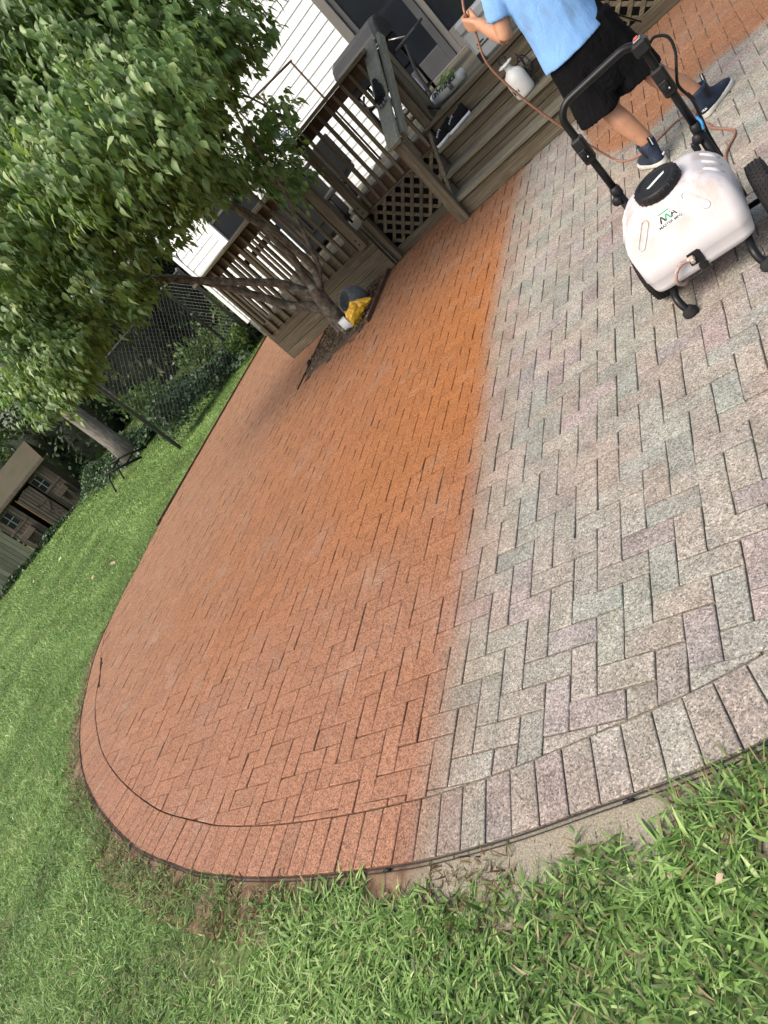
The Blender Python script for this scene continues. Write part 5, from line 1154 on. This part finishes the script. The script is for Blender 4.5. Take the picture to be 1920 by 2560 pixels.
# torso, neck, head
def ell(cx, cy, z, rx, ry, n=24, yaw=0.0):
    return [(cx + rx * math.cos(a) * math.cos(yaw) - ry * math.sin(a) * math.sin(yaw), cy + rx * math.cos(a) * math.sin(yaw) + ry * math.sin(a) * math.cos(yaw), z) for a in np.linspace(0, 2 * math.pi, n, endpoint=False)]
PX = 0.945
bd_.loft([ell(PX + .02, 3.13, .80, .12, .09), ell(PX + .015, 3.12, .88, .155, .105), ell(PX + .01, 3.12, 1.0, .145, .10), ell(PX, 3.13, 1.15, .15, .105), ell(PX, 3.14, 1.28, .165, .105), ell(PX, 3.14, 1.38, .165, .09), ell(PX, 3.145, 1.43, .11, .075), ell(PX, 3.15, 1.46, .062, .06)])
limb([(PX, 3.15, 1.40), (PX, 3.16, 1.47), (PX, 3.175, 1.56)], [.062, .057, .058])
hd = V3((PX - .01, 3.185, 1.645))
bd_.loft([[(hd.x + math.cos(a) * rx, hd.y + dy + math.sin(a) * ry, hd.z + z) for a in np.linspace(0, 2 * math.pi, 24, endpoint=False)] for z, rx, ry, dy in ((-.115, .025, .03, .045), (-.10, .045, .06, .03), (-.06, .064, .085, .01), (-.01, .072, .094, .0), (.04, .075, .098, -.005), (.085, .066, .088, -.008), (.112, .04, .055, -.01), (.120, .012, .02, -.01))])
bd_.tube([hd + V3((0, .088, .02)), hd + V3((0, .105, -.012)), hd + V3((0, .108, -.03)), hd + V3((0, .09, -.04))], [.008, .012, .015, .010], 10)
for s_ in (-1, 1): bd_.tube([hd + V3((s_ * .070, -.012, .02)), hd + V3((s_ * .080, -.022, .0)), hd + V3((s_ * .072, -.012, -.035))], [.014, .016, .010], 8); bd_.tube([hd + V3((s_ * .018, .090, .03)), hd + V3((s_ * .05, .078, .03))], [.010, .008], 8)
bd_.tube([hd + V3((-.022, .082, -.066)), hd + V3((0, .092, -.064)), hd + V3((.022, .082, -.066))], [.007, .010, .007], 8)
# legs
limb([(PX - .085, 3.13, .88), (PX - .075, 3.135, .68), (.885, 3.15, .50), (.885, 3.135, .42), (.905, 3.11, .33), (.938, 3.095, .21), (.950, 3.09, .12)], [.095, .082, .060, .057, .060, .045, .042])
limb([(PX + .10, 3.14, .88), (1.09, 3.16, .68), (1.145, 3.195, .50), (1.155, 3.195, .42), (1.185, 3.205, .33), (1.245, 3.235, .21), (1.270, 3.245, .12)], [.095, .082, .060, .057, .061, .045, .042])
# left arm bent up to the hose
HC = V3((0.555, 3.285, 1.318)); EL = V3((0.690, 3.085, 1.150)); WR = V3((0.592, 3.232, 1.287))
limb([(PX - .15, 3.14, 1.395), (.755, 3.115, 1.32), EL + V3((.01, 0, .02)), EL], [.062, .055, .046, .043])
limb([EL, EL.lerp(WR, .3) + V3((0, 0, -.004)), EL.lerp(WR, .7), WR], [.043, .047, .037, .030])
# right arm reaching forward, mostly hidden by the torso
EL2 = V3((1.13, 3.30, 1.14)); WR2 = V3((0.975, 3.49, 1.06)); HC2 = V3((0.93, 3.55, 1.04))
limb([(PX + .15, 3.145, 1.395), (1.12, 3.18, 1.30), EL2], [.062, .054, .044]); limb([EL2, EL2.lerp(WR2, .3), EL2.lerp(WR2, .7), WR2], [.044, .046, .037, .030])
def fist(wr, hc, axis):
    e = (hc - wr).normalized(); A = V3(axis); A = (A - e * A.dot(e)).normalized(); s_ = A.cross(e)
    for k, (o, l) in enumerate(((.031, .95), (.0105, 1.05), (-.0105, 1.0), (-.031, .85))):
        kn = hc + e * .026 * l + A * o + s_ * .026
        bd_.tube([wr + A * o * .5 + s_ * .008, wr.lerp(hc, .5) + A * o * .85 + s_ * .016, kn], [.019, .0165, .0135], 10)
        bd_.tube(spline([kn, hc + e * .050 * l + A * o + s_ * .006, hc + e * .040 * l + A * o - s_ * .020, hc + e * .012 + A * o - s_ * .026], 4), [.0125] * 5 + [.0112] * 4 + [.0098] * 4, 9)
    bd_.tube(spline([wr + e * .012 + A * .018 - s_ * .004, hc + e * -.012 + A * .040 - s_ * .020, hc + e * .018 + A * .046 - s_ * .030, hc + e * .036 + A * .036 - s_ * .030], 4), [.016] * 5 + [.013] * 4 + [.0105] * 4, 9)
    return hc + e * .018 - s_ * .002, A
g1, A1_ = fist(WR, HC, (0.05, -0.1, 1)); g2, A2_ = fist(WR2, HC2, (-0.3, 0.75, -0.5))
remesh_obj('body', bd_, SKINM, 0.0055, per, 4)
EYE = simple('eye_white', (0.7, 0.68, 0.65), None, 5, 0.2)
for s_ in (-1, 1): mb = MB(); mb.lathe(hd + V3((s_ * .031, .080, .012)), [(0.002, -.011), (.009, -.006), (.0115, 0), (.009, .006), (.002, .011)], 12, (0, 1, 0)); mb.build('eye', EYE, per)
HAIR = simple('dark_hair', (0.015, 0.011, 0.009), (0.03, 0.022, 0.017), 60, 0.6, 0.5, 160, stretch=(1, 1, .3))
mb = MB(); mb.loft([[(hd.x + math.cos(a) * rx, hd.y + dy + math.sin(a) * ry, hd.z + z - (.02 if math.sin(a) < 0 else -.035 * math.sin(a)) * (1 if z < .05 else 0)) for a in np.linspace(0, 2 * math.pi, 24, endpoint=False)] for z, rx, ry, dy in ((0.0, .077, .092, -.012), (.04, .081, .102, -.008), (.085, .073, .094, -.010), (.118, .046, .060, -.012), (.130, .014, .022, -.012))]); mb.build('hair', HAIR, per)
# clothes
SHIRT = NT('blue_heather_shirt'); p = SHIRT.pos(); c = SHIRT.ramp(SHIRT.noise(p, 260, 2), [(0.3, (0.135, 0.285, 0.55)), (0.7, (0.20, 0.37, 0.64))])
c = SHIRT.mix(SHIRT.math('MULTIPLY', SHIRT.smooth(SHIRT.noise(SHIRT.mapv(p, (1.5, 1, .7)), 7, 4), 0.5, 0.7), 0.45), c, (0.14, 0.22, 0.34))
b1 = SHIRT.bump(SHIRT.noise(SHIRT.mapv(p, (1.8, 1.8, .6)), 7, 3), 0.35, 0.03); SHIRT.bump(SHIRT.noise(p, 420, 2), 0.08, 0.001, b1); SHIRT = SHIRT.fin(c, 0.85, 0.15)
SHORT = NT('black_shorts_fabric'); p = SHORT.pos(); b1 = SHORT.bump(SHORT.noise(SHORT.mapv(p, (1.6, 1.6, .7)), 8, 4), 0.8, 0.03); SHORT = SHORT.fin(SHORT.ramp(SHORT.noise(p, 300, 2), [(0.3, (0.0035, 0.0035, 0.004)), (0.7, (0.007, 0.007, 0.008))]), 0.9, 0.08)
sh = MB()
sh.loft([ell(PX - .008, 3.11, .835, .208, .145, yaw=.08), ell(PX - .006, 3.11, .86, .205, .143, yaw=.08), ell(PX - .004, 3.115, .95, .188, .134, yaw=.06), ell(PX, 3.12, 1.08, .180, .128, yaw=.05), ell(PX, 3.13, 1.22, .188, .130, yaw=.05), ell(PX, 3.14, 1.33, .196, .122, yaw=.05), ell(PX, 3.14, 1.40, .175, .105), ell(PX, 3.148, 1.445, .115, .085), ell(PX, 3.155, 1.468, .076, .074)])
def sleeve(pts, rs): sp = spline(pts, 5); n = len(sp); sh.tube(sp, [np.interp(i / (n - 1) * (len(rs) - 1), range(len(rs)), rs) for i in range(n)], 18)
sleeve([(PX - .12, 3.14, 1.375), (PX - .165, 3.13, 1.36), (.752, 3.112, 1.30), (.718, 3.098, 1.225)], [.075, .080, .077, .074])
sleeve([(PX + .12, 3.145, 1.375), (PX + .165, 3.15, 1.36), (1.122, 3.19, 1.29), (1.126, 3.24, 1.215)], [.075, .080, .076, .073])
def wr(sc_, am): return lambda c: am * mnoise.fractal(V3((c.x * sc_, c.y * sc_, c.z * sc_ * .55)), 1.0, 2.0, 3)
remesh_obj('shirt', sh, SHIRT, 0.009, per, 5, wr(7.5, 0.010))
so = MB()
so.loft([ell(PX + .01, 3.12, .975, .165, .115), ell(PX + .012, 3.12, .90, .188, .130), ell(PX + .015, 3.125, .80, .205, .138), ell(PX + .02, 3.13, .72, .205, .13), ell(PX + .02, 3.13, .60, .16, .10), ell(PX + .02, 3.13, .52, .12, .08)])
def leg(rows): so.loft([ell(x, y, z, rx, ry) for x, y, z, rx, ry in rows])
leg([(PX - .075, 3.125, .88, .115, .12), (PX - .085, 3.13, .75, .122, .128), (.845, 3.13, .62, .122, .124), (.842, 3.125, .53, .136, .124), (.840, 3.12, .455, .140, .127)])
leg([(PX + .105, 3.135, .88, .115, .12), (1.06, 3.145, .75, .122, .126), (1.082, 3.165, .62, .119, .122), (1.088, 3.175, .53, .131, .122), (1.095, 3.18, .450, .136, .124)])
remesh_obj('shorts', so, SHORT, 0.009, per, 4, wr(8.5, 0.011))
NAVY = NT('navy_rubber_boot'); p = NAVY.pos(); NAVY.bump(NAVY.noise(p, 30, 3), .2, .004); NAVY = NAVY.fin(NAVY.ramp(NAVY.noise(p, 18, 5), [(0.35, (0.014, 0.021, 0.038)), (0.6, (0.024, 0.034, 0.056)), (0.75, (0.055, 0.063, 0.078))]), 0.75, 0.2)
SOLE = simple('off_white_boot_sole', (0.52, 0.51, 0.45), (0.40, 0.39, 0.34), 26, 0.75)
def boot(heel, ang, nm):
    q = Matrix.Rotation(ang, 3, 'Z'); L = V3(heel)
    def T(x, y, z): return tuple(L + q @ V3((x, y, z)))
    outl = [(0.292, 0.0), (0.283, 0.026), (0.25, 0.044), (0.20, 0.051), (0.13, 0.044), (0.07, 0.038), (0.03, 0.036), (0.006, 0.022), (0.0, 0.0), (0.006, -0.022), (0.03, -0.036), (0.07, -0.038), (0.13, -0.042), (0.20, -0.048), (0.25, -0.042), (0.283, -0.026)]
    def ring(z, sc_, x1, x0=0.0): return [T(x0 + (min(x, x1) - 0.0) * (1 if x > .02 else 1), y * sc_, z) for x, y in outl]
    mb = MB(); mb.loft([ring(0.002, .96, 1), ring(0.008, 1.03, 1), ring(0.028, 1.03, 1), ring(0.031, 0.98, 1)]); b = MB()
    def bring(z, cx, hx, hy, ex=2.3): 
        o = []
        for a in np.linspace(0, 2 * math.pi, 22, endpoint=False):
            ca_, sa = math.cos(a), math.sin(a); o.append(T(cx + hx * math.copysign(abs(ca_) ** (2 / ex), ca_), hy * math.copysign(abs(sa) ** (2 / ex), sa), z))
        return o
    b.loft([bring(.029, .145, .143, .043), bring(.045, .142, .141, .045), bring(.062, .125, .124, .044), bring(.078, .100, .098, .042), bring(.095, .078, .075, .042), bring(.115, .066, .062, .045), bring(.14, .064, .060, .047), bring(.165, .064, .062, .049), bring(.168, .064, .055, .043), bring(.12, .064, .05, .04)])
    o = b.build(nm, NAVY, per); mb.build('boot_sole', SOLE, o)
    m = MB(); m.box((-.018, -.013, .0), (.018, .013, .0045), .001); 
    for x, lean in ((0.002, -.012), (0.128, .012)):
        t = MB(); t.add([T(x, -.011, .135), T(x, .011, .135), T(x + lean, .011, .195), T(x + lean, -.011, .195), T(x + lean + .006, -.011, .195), T(x + lean + .006, .011, .195), T(x + .006, .011, .135), T(x + .006, -.011, .135)], [(0, 1, 2, 3), (3, 2, 5, 4), (4, 5, 6, 7), (0, 3, 4, 7), (1, 6, 5, 2)]); tb = t.build('pull_tab', BLK, o)
        t = MB(); t.add([T(x - .001, -.005, .138), T(x - .001, .001, .138), T(x + lean - .001, .001, .194), T(x + lean - .001, -.005, .194)], [(0, 1, 2, 3)]); t.build('tab_stripe', WHITE, tb)
    for s_ in (-1, 1):
        g = MB(); g.add([T(.045, s_ * .047, .16), T(.085, s_ * .0475, .16), T(.078, s_ * .0465, .085), T(.052, s_ * .0462, .085)], [(0, 1, 2, 3)]); g.build('elastic_gore', BLK, o)
    text_mesh('HUK', 0.014, T(.006, -.024, .052), q @ V3((.55, -.8, 0)), (0, 0, 1), WHITE, 'boot_mark', o, .002)
boot((0.972, 3.022, 0.0), math.atan2(3.25 - 3.022, 0.84 - 0.972), 'boot')
boot((1.237, 3.203, 0.0), math.atan2(3.423 - 3.203, 1.421 - 1.237), 'boot')
# spray hose: wand hand, left hand, down to the ground, past the boots, to the cart
hz = 0.008
hp = [V3((1.28, 1.9, 0.16)), V3((1.27, 2.05, 0.05)), V3((1.27, 2.3, hz)), V3((1.28, 2.55, hz)), V3((1.345, 2.69, hz)), V3((1.345, 2.78, hz)), V3((1.265, 2.98, hz)), V3((1.235, 3.12, hz)), V3((1.19, 3.28, hz)), V3((1.2, 3.44, hz)), V3((1.12, 3.49, hz)), V3((1.04, 3.48, hz)), V3((0.93, 3.43, hz)), V3((0.80, 3.43, hz)), V3((0.69, 3.55, hz + .01)), V3((0.63, 3.56, 0.14)), V3((0.565, 3.48, 0.42)), V3((0.505, 3.42, 0.70)), V3((0.47, 3.38, 0.95)), V3((0.475, 3.34, 1.12)), g1 - A1_ * .07, g1, g1 + A1_ * .07, V3((0.60, 3.37, 1.45)), V3((0.68, 3.46, 1.44)), V3((0.74, 3.46, 1.32)), V3((0.80, 3.44, 1.15)), V3((0.88, 3.47, 1.05)), g2 - A2_ * .05, g2]
mb = MB(); mb.tube(spline(hp, 8), 0.0072, 10)
tag(mb.build('spray_hose', HOSE), 'thin reddish brown spray hose looping from the cart to the hand of the person', 'hose')
mb = MB(); mb.tube([g2 - A2_ * .02, g2 + A2_ * .1, g2 + A2_ * .55 + V3((-.05, .02, -.04))], [.009, .006, .005], 8)
tag(mb.build('spray_lance', BLKM), 'black spray lance held low in front of the person', 'lance')

# ------------------------------------------------------------------ grass
E2 = np.array([(p.x, p.y) for p in EDGE])
def edge_dist(xy):
    """signed distance to the paving edge, positive on the lawn side"""
    out = np.empty(len(xy)); nin = np.array([(inward(i, EDGE).x, inward(i, EDGE).y) for i in range(len(EDGE))])
    for s0 in range(0, len(xy), 4000):
        c = xy[s0:s0 + 4000]; d = c[:, None, :] - E2[None]; q = (d ** 2).sum(2).argmin(1)
        out[s0:s0 + 4000] = -(d[np.arange(len(c)), q] * nin[q]).sum(1)
    return out
def fbm(xy, s, o=0.0): return np.array([mnoise.fractal(V3((x * s + o, y * s, 0)), 1.0, 2.0, 3) for x, y in xy])
def lawn(region, n, L, W, seed, curl=(0.15, 0.6), flat=0.8, keep=None, prof=(0.75, 1.0, 0.8, 0.06), clump=1, spread=.02):
    r_ = np.random.default_rng(seed); x0, x1, y0, y1 = region
    m = n // clump; xy = np.c_[r_.uniform(x0, x1, m), r_.uniform(y0, y1, m)]
    ed = edge_dist(xy); th = 0.05 + 0.05 * fbm(xy, 2.3, 4.0) + 0.02 * fbm(xy, 9.0, 1.0); th = np.where((xy[:, 0] > -0.45) & (xy[:, 0] < .75), th + .07, th); th = np.where(xy[:, 1] > 2.2, .02, th)
    ok = ed > np.maximum(th, 0.015)
    if keep is not None: ok &= keep(xy)
    xy = xy[ok]; ed = ed[ok]; nz = fbm(xy, 1.1, 9.0)
    thin = r_.random(len(xy)) < np.clip(0.88 + 0.8 * fbm(xy, 3.1, 2.0) + (ed > .6) * .15, 0.3, 1); xy, nz, ed = xy[thin], nz[thin], ed[thin]
    xy = np.repeat(xy, clump, 0); nz = np.repeat(nz, clump); ed = np.repeat(ed, clump); m = len(xy); xy = xy + r_.normal(0, spread, (m, 2)) * (clump > 1)
    an = r_.uniform(0, 2 * np.pi, m); tilt = np.abs(r_.normal(flat, .35, m))
    D = np.c_[np.cos(an) * tilt, np.sin(an) * tilt, r_.uniform(.35, .9, m)]; N = np.c_[-np.cos(an), -np.sin(an), tilt] + r_.normal(0, .35, (m, 3))
    Ls = r_.uniform(L[0], L[1], m) * (0.8 + 0.5 * np.clip(nz + .3, 0, 1)); Ws = r_.uniform(W[0], W[1], m)
    P = np.c_[xy, np.where(ed < .3, -0.012 - 0.02 * np.clip((ed - .1) / .2, 0, 1), -0.032)]
    V, Q, k = strips(P, D, N, Ls, Ws, list(prof), 2, r_.uniform(curl[0], curl[1], m))
    T = np.clip(r_.normal(0.5, 0.2, m) + 0.25 * nz - 0.30 * np.exp(-np.maximum(ed - .1, 0) / .10) * r_.random(m), 0.06, 1)
    T = np.where(r_.random(m) < 0.02, 0.0, T)
    return V, Q, np.repeat(T, k)
def grass_mat(name, cols):
    g = NT(name); col = g.ramp(g.attr('tint').outputs['Fac'], cols); g.l(col, g.b.inputs['Base Color']); g.b.inputs['Roughness'].default_value = 0.5; g.b.inputs['Specular IOR Level'].default_value = 0.35
    tr = g.n('BsdfTranslucent'); g.l(col, tr.inputs[0]); ms = g.n('MixShader'); ms.inputs[0].default_value = 0.3
    g.l(g.b.outputs[0], ms.inputs[1]); g.l(tr.outputs[0], ms.inputs[2]); g.l(ms.outputs[0], g.t.nodes['Material Output'].inputs[0]); return g.m
GR = grass_mat('grass', [(0.0, (0.34, 0.27, 0.15)), (0.05, (0.20, 0.19, 0.08)), (0.16, (0.040, 0.085, 0.018)), (0.5, (0.165, 0.295, 0.066)), (0.8, (0.31, 0.455, 0.145)), (1.0, (0.50, 0.60, 0.26))])
VV, QQ, TT = [], [], []; nv = 0
def add_lawn(*a, **k):
    global nv
    V, Q, T = lawn(*a, **k); VV.append(V); QQ.append(Q + nv); TT.append(T); nv += len(V)
near = lambda xy: xy[:, 0] > -0.9 + 0.6 * np.sin(xy[:, 1] * 3)
# broad bladed weedy grass nearest the camera, finer lawn to the left and beyond
add_lawn((-1.4, 2.2, -1.75, 0.3), 42000, (0.035, 0.080), (0.0065, 0.012), 41, (0.2, 0.7), 1.0, near, (0.65, 1.0, 0.85, 0.5, 0.04), 4, .022)
add_lawn((-4.2, 2.2, -1.9, 0.3), 60000, (0.035, 0.08), (0.0022, 0.0042), 42, clump=3, spread=.018)
add_lawn((-4.2, 1.5, -1.9, 0.3), 36000, (0.035, 0.08), (0.0045, 0.0085), 47, (0.2, .7), 1.0, None, (0.65, 1.0, 0.8, 0.05), 3, .02)
add_lawn((-8.2, -3.0, -2.0, 5.0), 150000, (0.035, 0.075), (0.003, 0.006), 43, clump=3, spread=.022)
add_lawn((-8.5, -5.9, 2.0, 9.4), 70000, (0.035, 0.07), (0.004, 0.008), 44, clump=3, spread=.03)
add_lawn((-15.0, -7.5, -0.5, 9.6), 130000, (0.04, 0.08), (0.006, 0.012), 45, clump=3, spread=.04, keep=lambda xy: ~((xy[:, 1] > 9.0) & (xy[:, 0] > -9)))
add_lawn((-26.0, -14.5, 0.0, 12.5), 110000, (0.05, 0.09), (0.010, 0.022), 46, clump=3, spread=.07, keep=lambda xy: (xy[:, 1] - 11.97) < 1.18 * (xy[:, 0] + 19.5) * (xy[:, 0] < -18) + 40 * (xy[:, 0] >= -18))
go = np_mesh('grass', np.concatenate(VV), np.concatenate(QQ), GR, np.concatenate(TT))
kind(tag(go, 'green grass blades covering the lawn around the patio', 'grass'), 'stuff')
# brown dried weeds along the edging
r5 = np.random.default_rng(77); n = 5200; idx = r5.integers(int(len(EDGE) * .12), int(len(EDGE) * .48), n); off = np.abs(r5.normal(.09, .07, n)) + .012
cl = np.array([mnoise.fractal(V3((EDGE[i].x * 3.1, EDGE[i].y * 3.1, 2)), 1.0, 2.0, 2) for i in idx]); kp = cl > -0.05; idx, off = idx[kp], off[kp]; n = len(idx)
P = np.array([tuple(EDGE[i] - inward(i, EDGE) * float(o)) for i, o in zip(idx, off)]) + r5.normal(0, .012, (n, 3)); P[:, 2] = -0.018
D = r5.normal(0, .8, (n, 3)); D[:, 2] = np.abs(D[:, 2]) * .8 + .25; Ls = r5.uniform(.025, .065, n)
V, Q, k = strips(P, D, r5.normal(0, .5, (n, 3)) + [0, 0, 1], Ls, r5.uniform(.003, .007, n), [.6, 1, .8, .05], 2, r5.uniform(.1, .9, n))
DRY = grass_mat('stained_weeds', [(0.0, (0.09, 0.04, 0.02)), (0.45, (0.17, 0.10, 0.045)), (0.75, (0.16, 0.16, 0.06)), (1.0, (0.12, 0.17, 0.06))])
kind(tag(np_mesh('dry_weeds', V, Q, DRY, np.repeat(r5.random(n), k)), 'brown stained weeds along the plastic edging of the patio', 'weeds'), 'stuff')
# crumbly clods and pebbles on the strip of soil
nc = 1500; idx = r5.integers(int(len(EDGE) * .10), int(len(EDGE) * .62), nc); mbv = []; mbf = []; tt = []
OCT = [(1, 0, 0), (0, 1, 0), (-1, 0, 0), (0, -1, 0), (0, 0, .8), (0, 0, -.6)]
for i in idx:
    c = EDGE[i] - inward(i, EDGE) * float(abs(r5.normal(.07, .05)) + .016); sz = float(r5.choice([.002, .003, .004, .006, .010], p=[.35, .3, .2, .1, .05])); b = len(mbv); a = r5.uniform(0, 6.28)
    for v in OCT:
        k = r5.uniform(.65, 1.25) * sz; mbv.append((c.x + (v[0] * math.cos(a) - v[1] * math.sin(a)) * k, c.y + (v[0] * math.sin(a) + v[1] * math.cos(a)) * k, -.012 + v[2] * k))
    for f in ((0, 1, 4), (1, 2, 4), (2, 3, 4), (3, 0, 4), (1, 0, 5), (2, 1, 5), (3, 2, 5), (0, 3, 5)): mbf.append(tuple(b + q for q in f))
kind(tag(np_mesh('soil_clods', mbv, mbf, SAND), 'crumbly soil clods and pebbles along the patio edging', 'soil'), 'stuff')
# fallen leaves on the lawn
def fallen(x, y, s_, col, label):
    n = 1; V, Q, k = strips(np.array([[x, y, 0.03]]), np.array([[random.uniform(-1, 1), random.uniform(-1, 1), .08]]), np.array([[.1, .1, 1.]]), np.array([s_]), np.array([s_ * .6]), [.1, .8, 1, .7, .05], 3, -.15, .35, .1)
    tag(np_mesh('fallen_leaf', V, Q, col, np.full(len(V), .5)), label, 'leaf', 'fallen leaves on the lawn')
TAN = simple('dry_leaf', (0.42, 0.32, 0.24), (0.30, 0.20, 0.13), 30, 0.8)
PLE = simple('pale_leaf', (0.42, 0.48, 0.30), (0.34, 0.40, 0.22), 30, 0.7)
fallen(-7.55, 3.77, .13, TAN, 'large tan dry leaf on the lawn nearest the timber edging'); fallen(-8.46, 3.84, .10, TAN, 'smaller tan dry leaf on the lawn farther from the patio')
fallen(-13.63, 6.56, .17, PLE, 'pale leaf lying on the far lawn in front of the board fence'); fallen(-15.48, 6.66, .2, PLE, 'long pale leaf on the far lawn at the left picture edge'); fallen(0.83, -0.97, .03, TAN, 'small curled brown leaf in the near right grass')
